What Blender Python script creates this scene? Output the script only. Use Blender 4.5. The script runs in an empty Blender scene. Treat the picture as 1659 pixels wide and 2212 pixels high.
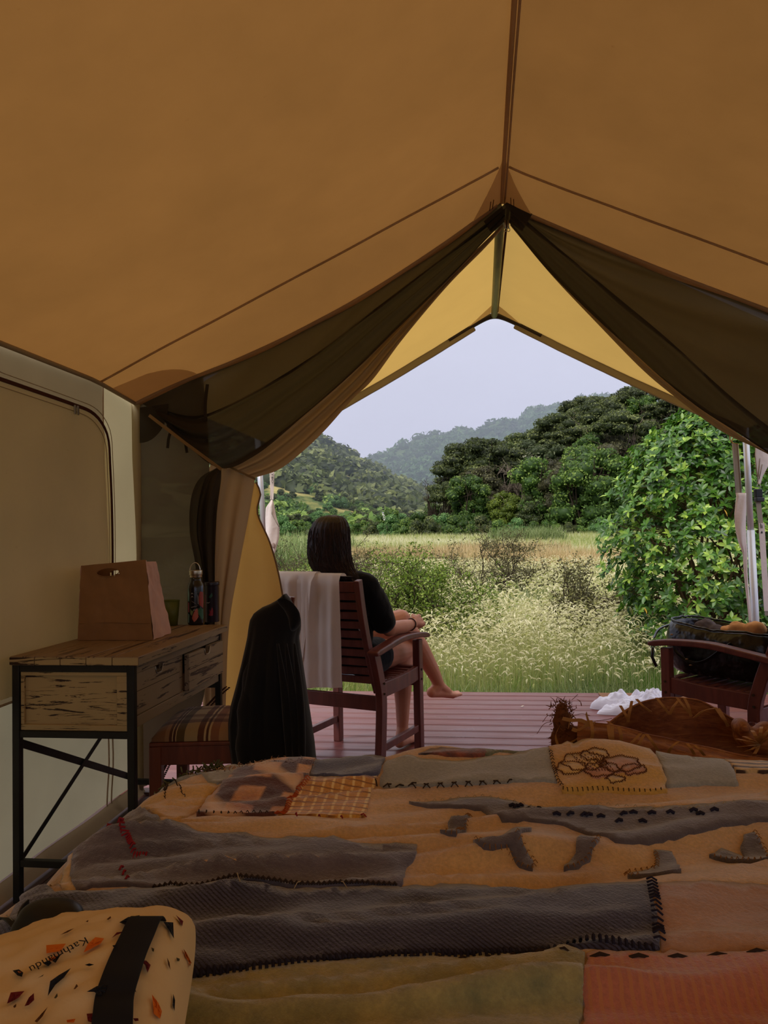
import bpy, bmesh, math, random
import numpy as np
from math import sin, cos, pi, radians, sqrt, exp, atan2
from mathutils import Vector as V, Matrix, noise
from mathutils.geometry import delaunay_2d_cdt
random.seed(7); np.random.seed(7)
SC = bpy.context.scene
COL = SC.collection
# ---------------------------------------------------------------- camera
FPX = 1662.0; EYE = V((0, 0, 1.15)); YAW, PITCH, ROLL = 7.1, 1.64, -1.0
_y, _p, _r = radians(YAW), radians(PITCH), radians(ROLL)
CF = V((-sin(_y)*cos(_p), cos(_y)*cos(_p), sin(_p)))
_rt = V((cos(_y), sin(_y), 0)); _up = _rt.cross(CF)
CR = _rt*cos(_r) + _up*sin(_r); CU = _up*cos(_r) - _rt*sin(_r)
cam_data = bpy.data.cameras.new('camera'); cam = bpy.data.objects.new('camera', cam_data); COL.objects.link(cam)
cam_data.sensor_fit = 'VERTICAL'; cam_data.sensor_height = 24.0; cam_data.lens = 24.0*FPX/2212
cam_data.clip_start = 0.05; cam_data.clip_end = 5000
m = Matrix((CR, CU, -CF)).transposed().to_4x4(); m.translation = EYE; cam.matrix_world = m
SC.camera = cam
def at(px, py, Y=None, Z=None, X=None, D=None):
    """point of the room seen at a pixel of the photograph, on the plane Y=, Z= or X= (or D metres deep)"""
    d = CF + CR*((px-829.5)/FPX) - CU*((py-1106)/FPX)
    t = (Y-EYE.y)/d.y if Y is not None else (Z-EYE.z)/d.z if Z is not None else (X-EYE.x)/d.x if X is not None else D
    return EYE + d*t
# ---------------------------------------------------------------- world, sun, exposure
SC.view_settings.view_transform = 'Standard'; SC.view_settings.look = 'None'
SC.view_settings.exposure = 0.32; SC.view_settings.gamma = 1.0; SC.view_settings.use_curve_mapping = False
SC.cycles.max_bounces = 8; SC.cycles.diffuse_bounces = 4; SC.cycles.transmission_bounces = 6
SC.cycles.transparent_max_bounces = 8; SC.cycles.volume_bounces = 0; SC.cycles.sample_clamp_indirect = 6
W = bpy.data.worlds.new('overcast sky'); SC.world = W; W.use_nodes = True
wn, wl = W.node_tree.nodes, W.node_tree.links; wn.clear()
tc = wn.new('ShaderNodeTexCoord'); sep = wn.new('ShaderNodeSeparateXYZ'); wl.new(tc.outputs['Generated'], sep.inputs[0])
rp = wn.new('ShaderNodeValToRGB'); wl.new(sep.outputs['Z'], rp.inputs[0])
e = rp.color_ramp.elements
e[0].position = 0.0; e[0].color = (.44, .475, .68, 1)
e[1].position = 1.0; e[1].color = (1.42, 1.42, 1.46, 1)
for pos, c in ((.12, (.44, .475, .70)), (.25, (.46, .49, .71)), (.45, (.85, .87, 1.0)), (.7, (1.25, 1.25, 1.32))):
    k = rp.color_ramp.elements.new(pos); k.color = (*c, 1)
nz = wn.new('ShaderNodeTexNoise'); nz.inputs['Scale'].default_value = 2.2; nz.inputs['Detail'].default_value = 4
mp = wn.new('ShaderNodeMapping'); mp.inputs['Scale'].default_value = (1, 1, 2.2)
wl.new(tc.outputs['Generated'], mp.inputs[0]); wl.new(mp.outputs[0], nz.inputs['Vector'])
mr = wn.new('ShaderNodeMapRange'); mr.inputs[1].default_value = .3; mr.inputs[2].default_value = .7
mr.inputs[3].default_value = .93; mr.inputs[4].default_value = 1.08; wl.new(nz.outputs[0], mr.inputs[0])
vm = wn.new('ShaderNodeVectorMath'); vm.operation = 'SCALE'; wl.new(rp.outputs[0], vm.inputs[0]); wl.new(mr.outputs[0], vm.inputs['Scale'])
bg = wn.new('ShaderNodeBackground'); wl.new(vm.outputs[0], bg.inputs[0]); bg.inputs[1].default_value = 1.0
wo = wn.new('ShaderNodeOutputWorld'); wl.new(bg.outputs[0], wo.inputs[0])
sd = bpy.data.lights.new('sun', 'SUN'); sd.energy = 1.9; sd.angle = radians(35); sd.color = (1, .97, .9)
sun = bpy.data.objects.new('sun', sd); COL.objects.link(sun); sun.rotation_euler = (radians(38), radians(-28), 0)
# ---------------------------------------------------------------- helpers
def tag(o, label=None, cat=None, group=None, kind=None):
    if label: o['label'] = label
    if cat: o['category'] = cat
    if group: o['group'] = group
    if kind: o['kind'] = kind
    return o
def empty(name, loc=(0, 0, 0), label=None, cat=None, group=None, kind=None):
    o = bpy.data.objects.new(name, None); COL.objects.link(o); o.location = loc; o.empty_display_size = .1
    return tag(o, label, cat, group, kind)
def link(name, me, mat=None, parent=None, local=False):
    o = bpy.data.objects.new(name, me); COL.objects.link(o)
    if mat is not None and not me.materials: me.materials.append(mat)
    if parent is not None:
        o.parent = parent
        if not local: o.matrix_parent_inverse = wmat(parent).inverted()
    return o
def wmat(o):
    b = o.matrix_basis
    return b if o.parent is None else wmat(o.parent) @ o.matrix_parent_inverse @ b
def np_mesh(name, verts, faces, smooth=False, col=None):
    """verts (N,3); faces (M,k) array; col (N,3) vertex colours"""
    me = bpy.data.meshes.new(name); verts = np.asarray(verts, np.float32); faces = np.asarray(faces, np.int32)
    M, k = faces.shape
    me.vertices.add(len(verts)); me.vertices.foreach_set('co', verts.ravel())
    me.loops.add(M*k); me.loops.foreach_set('vertex_index', faces.ravel())
    me.polygons.add(M); me.polygons.foreach_set('loop_start', np.arange(0, M*k, k, dtype=np.int32))
    if smooth: me.polygons.foreach_set('use_smooth', np.ones(M, bool))
    if col is not None:
        a = me.color_attributes.new('tint', 'FLOAT_COLOR', 'POINT')
        c = np.ones((len(verts), 4), np.float32); c[:, :3] = col; a.data.foreach_set('color', c.ravel())
    me.update(calc_edges=True); me.validate()
    return me
class G:
    """collects boxes, bars, tubes and lofted sheets into one mesh"""
    def __init__(s): s.v = []; s.f = []
    def add(s, vs, fs):
        n = len(s.v); s.v += [tuple(x) for x in vs]; s.f += [tuple(i+n for i in f) for f in fs]; return s
    def hexa(s, p):
        return s.add(p, [(0, 3, 2, 1), (4, 5, 6, 7), (0, 1, 5, 4), (1, 2, 6, 5), (2, 3, 7, 6), (3, 0, 4, 7)])
    def box(s, x0, x1, y0, y1, z0, z1):
        return s.hexa([(x0, y0, z0), (x1, y0, z0), (x1, y1, z0), (x0, y1, z0), (x0, y0, z1), (x1, y0, z1), (x1, y1, z1), (x0, y1, z1)])
    def bar(s, a, b, w, h, side=(1, 0, 0)):
        """beam a->b, w wide along `side`, h in the other direction"""
        a, b = V(a), V(b); d = (b-a).normalized(); sd_ = V(side); sd_ = (sd_ - d*sd_.dot(d)).normalized(); u = d.cross(sd_)
        q = [(-1, -1), (1, -1), (1, 1), (-1, 1)]
        return s.hexa([a+sd_*(w/2*i)+u*(h/2*j) for i, j in q] + [b+sd_*(w/2*i)+u*(h/2*j) for i, j in q])
    def beam(s, pts, w, hs, side):
        """curved beam through pts, w along side, depth hs (number or list)"""
        pts = [V(p) for p in pts]; side = V(side).normalized(); rings = []
        for i, p in enumerate(pts):
            d = (pts[min(i+1, len(pts)-1)]-pts[max(i-1, 0)]).normalized(); u = side.cross(d).normalized()
            h = hs if isinstance(hs, (int, float)) else hs[i]
            rings.append([p+side*(w/2*a_)+u*(h/2*b_) for a_, b_ in ((-1, -1), (1, -1), (1, 1), (-1, 1))])
        return s.loft(rings, True, True)
    def tube(s, pts, r, n=8, cap=True):
        pts = [V(p) for p in pts]; rings = []; u = None
        for i, p in enumerate(pts):
            d = (pts[min(i+1, len(pts)-1)]-pts[max(i-1, 0)])
            d = d.normalized() if d.length > 1e-9 else V((0, 0, 1))
            if u is None:
                u = d.cross(V((0, 0, 1)) if abs(d.z) < .9 else V((1, 0, 0))).normalized()
            u = (u - d*u.dot(d)).normalized(); w = d.cross(u); rr = r if isinstance(r, (int, float)) else r[i]
            rings.append([p+u*(rr*cos(2*pi*k/n))+w*(rr*sin(2*pi*k/n)) for k in range(n)])
        return s.loft(rings, True, cap)
    def loft(s, rings, closed=False, cap=False):
        n = len(rings[0]); vs = [p for r in rings for p in r]; fs = []
        for i in range(len(rings)-1):
            for k in range(n if closed else n-1):
                a, b = i*n+k, i*n+(k+1) % n; fs.append((a, b, b+n, a+n))
        if cap:
            fs.append(tuple(range(n-1, -1, -1))); o = (len(rings)-1)*n; fs.append(tuple(range(o, o+n)))
        return s.add(vs, fs)
    def lathe(s, c, prof, n=24, axis=None):
        c = V(c); return s.loft([[c+V((r*cos(2*pi*k/n), r*sin(2*pi*k/n), z)) for k in range(n)] for r, z in prof], True, True)
    def ball(s, c, r, n=10, m=7, rot=None):
        c = V(c); r = V((r, r, r)) if isinstance(r, (int, float)) else V(r); rings = []
        for i in range(m+1):
            t = pi*i/m; t = min(max(t, .03), pi-.03)
            ring = []
            for k in range(n):
                q = V((sin(t)*cos(2*pi*k/n)*r.x, sin(t)*sin(2*pi*k/n)*r.y, -cos(t)*r.z))
                if rot is not None: q = rot @ q
                ring.append(c+q)
            rings.append(ring)
        return s.loft(rings, True, True)
    def build(s, name, mat, parent=None, smooth=False, bevel=0, seg=2, solid=0, subsurf=0, **kw):
        me = bpy.data.meshes.new(name); me.from_pydata(s.v, [], s.f); me.update()
        o = link(name, me, mat, parent)
        if smooth: me.polygons.foreach_set('use_smooth', [True]*len(me.polygons))
        if solid > .0045:
            md = o.modifiers.new('solid', 'SOLIDIFY'); md.thickness = solid; md.offset = 0
        if bevel:
            md = o.modifiers.new('bevel', 'BEVEL'); md.width = bevel; md.segments = seg; md.limit_method = 'ANGLE'
        if subsurf:
            md = o.modifiers.new('sub', 'SUBSURF'); md.levels = md.render_levels = subsurf
        return tag(o, **kw) if kw else o
def srgb(c):
    c = [x/255 for x in c] if max(c) > 1.001 else c
    return tuple(x/12.92 if x <= .04045 else ((x+.055)/1.055)**2.4 for x in c)
class Mat:
    def __init__(s, name):
        s.m = bpy.data.materials.new(name); s.m.use_nodes = True; s.t = s.m.node_tree; s.n = s.t.nodes; s.l = s.t.links; s.n.clear()
        s.out = s.n.new('ShaderNodeOutputMaterial')
    def node(s, t, **kw):
        k = s.n.new(t)
        for a, b in kw.items(): setattr(k, a, b)
        return k
    def coord(s, kind='Object', scale=(1, 1, 1), rot=(0, 0, 0)):
        c = s.node('ShaderNodeTexCoord'); mp_ = s.node('ShaderNodeMapping'); mp_.inputs['Scale'].default_value = scale
        mp_.inputs['Rotation'].default_value = rot; s.l.new(c.outputs[kind], mp_.inputs[0]); return mp_.outputs[0]
    def noise(s, vec, scale=5, detail=3, rough=.5, dist=0):
        k = s.node('ShaderNodeTexNoise'); k.inputs['Scale'].default_value = scale; k.inputs['Detail'].default_value = detail
        k.inputs['Roughness'].default_value = rough; k.inputs['Distortion'].default_value = dist; s.l.new(vec, k.inputs['Vector']); return k.outputs[0]
    def ramp(s, fac, stops, interp='LINEAR'):
        k = s.node('ShaderNodeValToRGB'); k.color_ramp.interpolation = interp; el = k.color_ramp.elements
        while len(el) < len(stops): el.new(.5)
        for i, (p, c) in enumerate(stops): el[i].position = p; el[i].color = (*c, 1) if len(c) == 3 else c
        s.l.new(fac, k.inputs[0]); return k.outputs[0]
    def mix(s, fac, a, b, mode='MIX'):
        k = s.node('ShaderNodeMix', data_type='RGBA', blend_type=mode)
        for i, x in ((0, fac), (6, a), (7, b)):
            if hasattr(x, 'is_linked') or hasattr(x, 'links'): s.l.new(x, k.inputs[i])
            else: k.inputs[i].default_value = x if i == 0 else ((*x, 1) if len(x) == 3 else x)
        return k.outputs[2]
    def math(s, op, a, b=None):
        k = s.node('ShaderNodeMath', operation=op)
        for i, x in enumerate((a, b)):
            if x is None: continue
            if hasattr(x, 'links'): s.l.new(x, k.inputs[i])
            else: k.inputs[i].default_value = x
        return k.outputs[0]
    def bump(s, h, strength=.3, dist=.01, normal=None):
        k = s.node('ShaderNodeBump'); k.inputs['Strength'].default_value = strength; k.inputs['Distance'].default_value = dist
        s.l.new(h, k.inputs['Height'])
        if normal is not None: s.l.new(normal, k.inputs['Normal'])
        return k.outputs[0]
    def pbsdf(s, col, rough=.6, spec=.3, metal=0, normal=None, sheen=0, coat=0):
        k = s.node('ShaderNodeBsdfPrincipled')
        for nm, x in (('Base Color', col), ('Roughness', rough)):
            if hasattr(x, 'links'): s.l.new(x, k.inputs[nm])
            else: k.inputs[nm].default_value = x if nm == 'Roughness' else (*x, 1)
        k.inputs['Specular IOR Level'].default_value = spec; k.inputs['Metallic'].default_value = metal
        k.inputs['Sheen Weight'].default_value = sheen; k.inputs['Coat Weight'].default_value = coat
        if normal is not None: s.l.new(normal, k.inputs['Normal'])
        s.l.new(k.outputs[0], s.out.inputs[0]); return k
def plain(name, col, rough=.6, spec=.3, metal=0, var=.12, vscale=6, bump=.15, bscale=60, bdist=.002, sheen=0, coat=0, stretch=(1, 1, 1)):
    """one-colour surface with slight tonal variation and fine relief"""
    s = Mat(name); c = srgb(col); vec = s.coord('Object', stretch)
    n1 = s.noise(vec, vscale, 4); cc = s.ramp(n1, [(.25, tuple(x*(1-var) for x in c)), (.75, tuple(min(1, x*(1+var)) for x in c))])
    nb = s.bump(s.noise(vec, bscale, 3), bump, bdist) if bump else None
    s.pbsdf(cc, rough, spec, metal, nb, sheen, coat); return s.m
def canvas(name, diff, tra, mixf=.5, stain=.1, weave=900, transp=0.0, wr=.25):
    """tent cloth: reflects on one side, lets daylight glow through"""
    s = Mat(name); vec = s.coord('Object'); big = s.noise(vec, 2.3, 5, .6)
    d = s.ramp(big, [(.2, tuple(x*(1-stain) for x in diff)), (.8, tuple(x*(1+stain) for x in diff))])
    t = s.ramp(big, [(.2, tuple(x*(1-stain) for x in tra)), (.8, tuple(x*(1+stain) for x in tra))])
    spots = s.noise(s.coord('Object', (1, 3, 3)), 14, 6, .7); sf = s.ramp(spots, [(.66, (1, 1, 1)), (.76, (.72, .68, .62))])
    d = s.mix(.6, d, sf, 'MULTIPLY'); t = s.mix(.6, t, sf, 'MULTIPLY')
    nb = s.bump(s.noise(vec, weave, 2), .12, .001); nb = s.bump(s.noise(s.coord('Object', (1, 1, .6)), 3.0, 3), wr, .03, nb)
    a = s.node('ShaderNodeBsdfDiffuse'); b = s.node('ShaderNodeBsdfTranslucent'); s.l.new(d, a.inputs[0]); s.l.new(t, b.inputs[0])
    s.l.new(nb, a.inputs['Normal']); s.l.new(nb, b.inputs['Normal'])
    k = s.node('ShaderNodeMixShader'); k.inputs[0].default_value = mixf; s.l.new(a.outputs[0], k.inputs[1]); s.l.new(b.outputs[0], k.inputs[2])
    res = k.outputs[0]
    if transp:
        tr = s.node('ShaderNodeBsdfTransparent'); k2 = s.node('ShaderNodeMixShader'); k2.inputs[0].default_value = transp
        s.l.new(res, k2.inputs[1]); s.l.new(tr.outputs[0], k2.inputs[2]); res = k2.outputs[0]
    s.l.new(res, s.out.inputs[0]); return s.m
def wood(name, c1, c2, rough=.45, axis=0, scale=3, stretch=14, bump=.25, spec=.35, coat=0, island=.0):
    s = Mat(name); sc = [stretch]*3; sc[axis] = 1; vec = s.coord('Object', tuple(sc)); n1 = s.noise(vec, scale, 5, .6, .6)
    c = s.ramp(n1, [(.3, srgb(c1)), (.7, srgb(c2))])
    if island:
        oi = s.node('ShaderNodeObjectInfo'); mr_ = s.node('ShaderNodeMapRange'); mr_.inputs[3].default_value = 1-island; mr_.inputs[4].default_value = 1+island
        s.l.new(oi.outputs['Random'], mr_.inputs[0]); vm_ = s.node('ShaderNodeVectorMath', operation='SCALE'); s.l.new(c, vm_.inputs[0]); s.l.new(mr_.outputs[0], vm_.inputs['Scale']); c = vm_.outputs[0]
    s.pbsdf(c, rough, spec, 0, s.bump(s.noise(vec, scale*6, 3), bump, .001), 0, coat); return s.m
def fbm(x, y, z=0, o=3):
    return noise.fractal((x, y, z), .9, 2.0, o)
def resample(pts, n):
    pts = [V(p) for p in pts]; L = [0]
    for a, b in zip(pts, pts[1:]): L.append(L[-1]+(b-a).length)
    out = []; j = 0
    for i in range(n):
        t = L[-1]*i/(n-1)
        while j < len(L)-2 and L[j+1] < t: j += 1
        s_ = (t-L[j])/max(1e-9, L[j+1]-L[j]); out.append(pts[j].lerp(pts[j+1], min(1, max(0, s_))))
    return out
def smooth_line(pts, n):
    """n points on a Catmull-Rom curve through pts"""
    P = [V(p) for p in pts]; P = [P[0]*2-P[1]]+P+[P[-1]*2-P[-2]]; out = []
    for i in range(1, len(P)-2):
        for k in range(12):
            t = k/12; a, b, c, d = P[i-1:i+3]
            out.append(.5*((2*b)+(c-a)*t+(2*a-5*b+4*c-d)*t*t+(3*b-a-3*c+d)*t**3))
    out.append(P[-2]); return resample(out, n)
def sheet(rows, nu, nv, fold=None):
    """cloth lofted across several row curves; fold(u,v)->offset vector"""
    R = [smooth_line(r, nu) for r in rows]
    cols = [smooth_line([r[i] for r in R], nv) for i in range(nu)]; rings = []
    for i in range(nu):
        rings.append([cols[i][j]+(fold(i/(nu-1), j/(nv-1)) if fold else V((0, 0, 0))) for j in range(nv)])
    return G().loft(rings)
# ================================================================ the tent shell
XL, XR, XM, YF, YB, YA = -1.55, 1.79, .12, 3.336, -1.7, 5.03
ZR, ZE = 2.58, 1.80
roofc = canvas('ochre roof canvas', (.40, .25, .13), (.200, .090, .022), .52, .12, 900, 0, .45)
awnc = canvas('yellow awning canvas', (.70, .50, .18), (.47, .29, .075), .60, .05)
wallc = canvas('beige wall canvas', (.52, .41, .25), (.17, .125, .065), .55, .10)
wallb = canvas('pale lower wall canvas', (.62, .55, .40), (.28, .245, .155), .55, .08)
sidec = canvas('pale side strip canvas', (.70, .58, .36), (.44, .36, .20), .55, .08)
backc = canvas('light boosting rear canvas', (.52, .46, .35), (.60, .60, .56), .6)  # unseen walls, translucency raised to bring more light onto the bed
flapc = canvas('window flap canvas', (.72, .59, .39), (1.0, .92, .62), .55, .08)
hemc = canvas('brown hem canvas', (.50, .38, .22), (.20, .14, .07), .35, .12)
patchc = canvas('grey brown patch canvas', (.40, .30, .20), (.78, .64, .50), .62, .1)
meshc = canvas('dark insect mesh', (.075, .06, .042), (.045, .034, .02), .45, .15, 1500, .02, .1)
panelc = canvas('olive mesh panel', (.13, .11, .075), (.086, .060, .030), .5, .12, 1500, .015, .1)
doorc = canvas('tan door canvas', (.42, .30, .19), (.33, .205, .10), .55, .08)
doory = canvas('glow tinted door canvas', (.45, .31, .15), (.66, .38, .10), .6, .08)  # same door cloth; the yellow daylight on it is put into the colour
zipm = plain('brown zip tape', (70, 34, 22), .7, .2, bump=.4, bscale=300)
cord = plain('beige cord', (140, 112, 72), .8)
steel = plain('brushed steel', (170, 165, 155), .35, .5, 1, .05)
def roof_pt(x, y):
    h = (XM-x)/(XM-XL) if x < XM else (x-XM)/(XR-XM)
    z = ZR + (ZE-ZR)*h
    s_ = max(0, min(1, (y-2.95)/(YF-2.95)))
    z -= (.095 if x < XM else .03)*4*h*(1-h)*s_*s_*(3-2*s_)
    if h > .8: z -= .035*((h-.8)/.2)**2*s_
    z += .006*fbm(x*1.3, y*1.1, 3)*(1 if .02 < h < .98 else 0)
    return V((x, y, z))
def roof_side(name, x0, x1, label):
    nx, ny = 60, 110; rings = [[roof_pt(x0+(x1-x0)*i/nx, YB+(YF-YB)*j/ny) for j in range(ny+1)] for i in range(nx+1)]
    return G().loft(rings).build(name, roofc, None, True, solid=.004, kind='structure')
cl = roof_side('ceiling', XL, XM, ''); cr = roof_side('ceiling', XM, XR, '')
def on_roof(x, y, off=-.008): return roof_pt(x, y)+V((0, 0, off))
def ribbon(pts, w, side, name, mat, parent, thick=.004, **kw):
    g = G(); g.beam(pts, w, thick, side); return g.build(name, mat, parent, **kw)
for x0, x1, par in ((XM-.02, XL+.01, cl), (XM+.02, XR-.01, cr)):
    line = [on_roof(x0+(x1-x0)*i/30, 2.985, -.006) for i in range(31)]
    G().tube(line, .0045, 6).build('seam', patchc, par, True)
    hem = [on_roof(x0+(x1-x0)*i/40, YF-.015, -.012) for i in range(41)]
    G().beam(hem, .05, .012, (0, 1, 0)).build('hem', patchc, par, bevel=.003)
    # reinforcing gusset beside the ridge
    sx = 1 if x1 > x0 else -1
    rows = []
    for j in range(13):
        y = 3.0-.06+(YF-2.95)*j/12; wd = .13*(j/12)**1.3+.004
        rows.append([on_roof(XM+sx*(.004+wd*i/4), y, -.010) for i in range(5)])
    G().loft(rows).build('gusset', patchc, par, True, solid=.003)
    for k in (0, 1):
        a = on_roof(XM+sx*(.035+.012*k), YF-.12, -.014); b = on_roof(XM+sx*(.04+.012*k), YF-.03, -.014)
        G().bar(a, b, .003, .002).build('stitching', zipm, par)
for dx, r in ((0, .008), (.014, .004)):
    G().tube([on_roof(XM+dx, YB+.02+(YF-.03-YB)*i/40, -.012-.004*sin(i*.9)) for i in range(41)], r, 8).build('seam', patchc, cl, True)
# corner patch, left
rows = []
for j in range(9):
    y = YF-.02-.24*j/8; w_ = .30*sqrt(max(0, 1-(j/8)**2))
    rows.append([on_roof(XL+.01+w_*i/6, y, -.009) for i in range(7)])
G().loft(rows).build('gusset', patchc, cl, True, solid=.003)
# ---- left wall: vertical canvas, zipped window flap, lower strip, hem
def wx(y, z):  # wall surface, slightly slack
    return XL + .012*fbm(y*1.4, z*1.6, 5) + .01*sin(z*2.6)
def wall_patch(y0, y1, z0f, z1f, ny, nz):
    rows = []
    for j in range(ny+1):
        y = y0+(y1-y0)*j/ny; z0, z1 = (z0f(y) if callable(z0f) else z0f), (z1f(y) if callable(z1f) else z1f)
        rows.append([V((wx(y, z0+(z1-z0)*k/nz), y, z0+(z1-z0)*k/nz)) for k in range(nz+1)])
    return G().loft(rows)
eave = lambda y: roof_pt(XL, y).z
wl_ = wall_patch(YB, 3.03, .62, eave, 70, 20).build('wall_left', wallc, None, True, solid=.004, kind='structure')
wall_patch(3.03, YF, .62, eave, 8, 20).build('canvas_panel', sidec, wl_, True, solid=.004)
zlow = at(20, 1495, X=XL).z
wall_patch(YB, YF, .06, .62, 70, 12).build('canvas_panel', wallb, wl_, True, solid=.004)
tri = []
for j in range(41):
    y = YB+(YF-YB)*j/40; tri.append([V((wx(y, .06)+.004, y, .055+.010*fbm(y*4, 2))), V((wx(y, .04)+.008, y, .03)), V((XL+.035+.006*fbm(y*3, 9), y, .005))])
G().loft(tri).build('hem', hemc, wl_, True, solid=.003)
G().tube([(wx(y, .62)+.004, y, .62) for y in np.linspace(YB, YF, 50)], .004, 6).build('seam', patchc, wl_, True)
ys = at(238, 1650, X=XL).y
G().tube([(wx(ys, z)+.004, ys, z) for z in np.linspace(.05, .62, 12)], .003, 6).build('seam', patchc, wl_, True)
G().tube([(wx(3.03, z)+.004, 3.03, z) for z in np.linspace(.05, 1.79, 30)], .003, 6).build('seam', patchc, wl_, True)
G().tube([roof_pt(XL, y)+V((.01, 0, -.006)) for y in np.linspace(YB, YF, 60)], .009, 6).build('eave_rope', hemc, wl_, True)
yc = YF-.012
G().tube([(XL+.006, yc, z) for z in np.linspace(.02, 1.765, 20)], .020, 10).build('corner_seam', sidec, wl_, True)
# window flap: raised panel outlined by the zip
zp = [at(-60, 797, X=XL), at(0, 818, X=XL), at(80, 846, X=XL), at(155, 873, X=XL), at(195, 890, X=XL), at(218, 915, X=XL), at(231, 950, X=XL), at(235, 1010, X=XL), at(235, 1100, X=XL), at(233, 1215, X=XL), at(231, 1380, X=XL)]
zp = [V((wx(p.y, p.z)+.012, p.y, p.z)) for p in zp]; zl = smooth_line([V((XL+.01, 1.2, zp[0].z))]+zp, 90)
wf = empty('window_1', (XL, 2.6, 1.0), kind='structure')
flap = []
for p in zl[::2]:
    flap.append([V((wx(p.y, z)+.009, p.y-(0.004), z)) for z in np.linspace(.64, p.z-.005, 14)])
G().loft(flap).build('window_flap', flapc, wf, True, solid=.003)
G().beam(zl, .004, .014, (1, 0, 0)).build('zip', zipm, wf, bevel=.001)
zl2 = [p+V((.002, -.028, -.025)) for p in zl]
G().tube(zl2, .0016, 5).build('stitching', hemc, wf, True)
zl3 = [p+V((.0, .024, .022)) for p in zl]
G().tube(zl3, .0016, 5).build('stitching', hemc, wf, True)
for dy in (0, .022):
    p = zp[3]+V((.008, dy, -.004)); G().box(p.x, p.x+.006, p.y-.005, p.y+.005, p.z-.035, p.z).build('zip_pull', steel, wf, bevel=.001)
# ---- right wall, back wall, interior floor
G().loft([[V((XR+.01*fbm(y, z), y, z)) for z in np.linspace(.0, ZE, 10)] for y in np.linspace(YB, YF, 30)]).build('wall_right', backc, None, True, solid=.004, kind='structure')
bw = G(); wx0, wx1, wz0, wz1 = -1.1, 1.35, .75, 1.78
bw.add([(XL, YB, 0), (XR, YB, 0), (XR, YB, ZE), (XM, YB, ZR), (XL, YB, ZE), (wx0, YB, wz0), (wx1, YB, wz0), (wx1, YB, wz1), (wx0, YB, wz1)], [(0, 1, 6, 5), (1, 2, 7, 6), (2, 3, 4, 8, 7), (4, 0, 5, 8)]); bw.build('wall_back', backc, None, kind='structure')
w2 = empty('added_window_2', (0, YB, 1.2), kind='structure')  # unseen window opening, added to let light onto the desk end
for a, b in (((wx0, YB, wz0), (wx1, YB, wz0)), ((wx1, YB, wz0), (wx1, YB, wz1)), ((wx1, YB, wz1), (wx0, YB, wz1)), ((wx0, YB, wz1), (wx0, YB, wz0))): G().tube([a, b], .012, 6).build('added_window_binding', hemc, w2, True)
floor_m = wood('dark floor boards', (48, 24, 14), (74, 38, 22), .6, 1, 2.5, 12, .2, .4, 0, .2)
fl = empty('floor', (0, 1.5, 0), kind='structure')
xb = XL-.05
while xb < XR:
    G().box(xb, xb+.117, YB, YF-.02, -.03, 0).build('board', floor_m, fl, bevel=.002); xb += .12
G().box(XL-.1, XR+.1, YB-.05, YF, -.06, -.031).build('subfloor', floor_m, fl)
G().box(XL, XR, YF-.02, YF+.05, -.03, .012).build('threshold', floor_m, fl, bevel=.004)
# ================================================================ front wall cloth
def PX(l, Y): return [at(x, y, Y=Y) if len(q) == 2 else at(x, y, Y=q[2]) for q in l for x, y in (q[:2],)]
fw = empty('wall_front', (XL, YF, 1.0), kind='structure')
# fixed mesh panel, left, corner to floor
rows = [PX([(293, 850), (293, 1000), (292, 1200), (292, 1400), (294, 1560), (298, 1700)], YF-.01),
        PX([(380, 835), (385, 1000), (372, 1200), (365, 1400), (350, 1520), (325, 1690)], YF+.02),
        PX([(440, 805), (452, 960), (448, 1200), (448, 1400), (440, 1510), (400, 1590)], YF)]
sheet(rows, 40, 16, lambda u, v: V((0, .012*sin(u*9+v*4), 0))).build('mesh_panel', panelc, fw, True, solid=.002)
ztrack = smooth_line(PX([(488, 1484), (470, 1500), (440, 1532), (400, 1575), (370, 1630), (338, 1695)], YF-.02), 60)
G().beam(ztrack, .03, .006, (0, 1, 0)).build('zip', zipm, fw, bevel=.001)
gz = G()
for p in ztrack: gz.box(p.x+.010, p.x+.018, p.y-.004, p.y+.004, p.z-.006, p.z-.001)
gz.build('zip_teeth', zipm, fw, kind='stuff')
# scalloped reinforcement on mesh near corner, sewn ribbons
arc = [at(302, 880, Y=YF-.03)]+[at(302+62*cos(t), 872+85*sin(t), Y=YF-.03) for t in np.linspace(0, pi/2, 12)]
G().add(arc+[at(302, 957, Y=YF-.03)], [tuple(range(len(arc)+1))]).build('gusset', meshc, fw, solid=.002)
G().beam(smooth_line(PX([(448, 830), (443, 880), (446, 940), (440, 990)], YF-.03), 14), .003, .014, (0, 1, 0)).build('ribbon', meshc, fw)
G().beam(smooth_line(PX([(362, 968), (366, 940), (380, 920), (395, 935), (404, 978)], YF-.03), 14), .003, .012, (0, 1, 0)).build('ribbon', meshc, fw)
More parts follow.
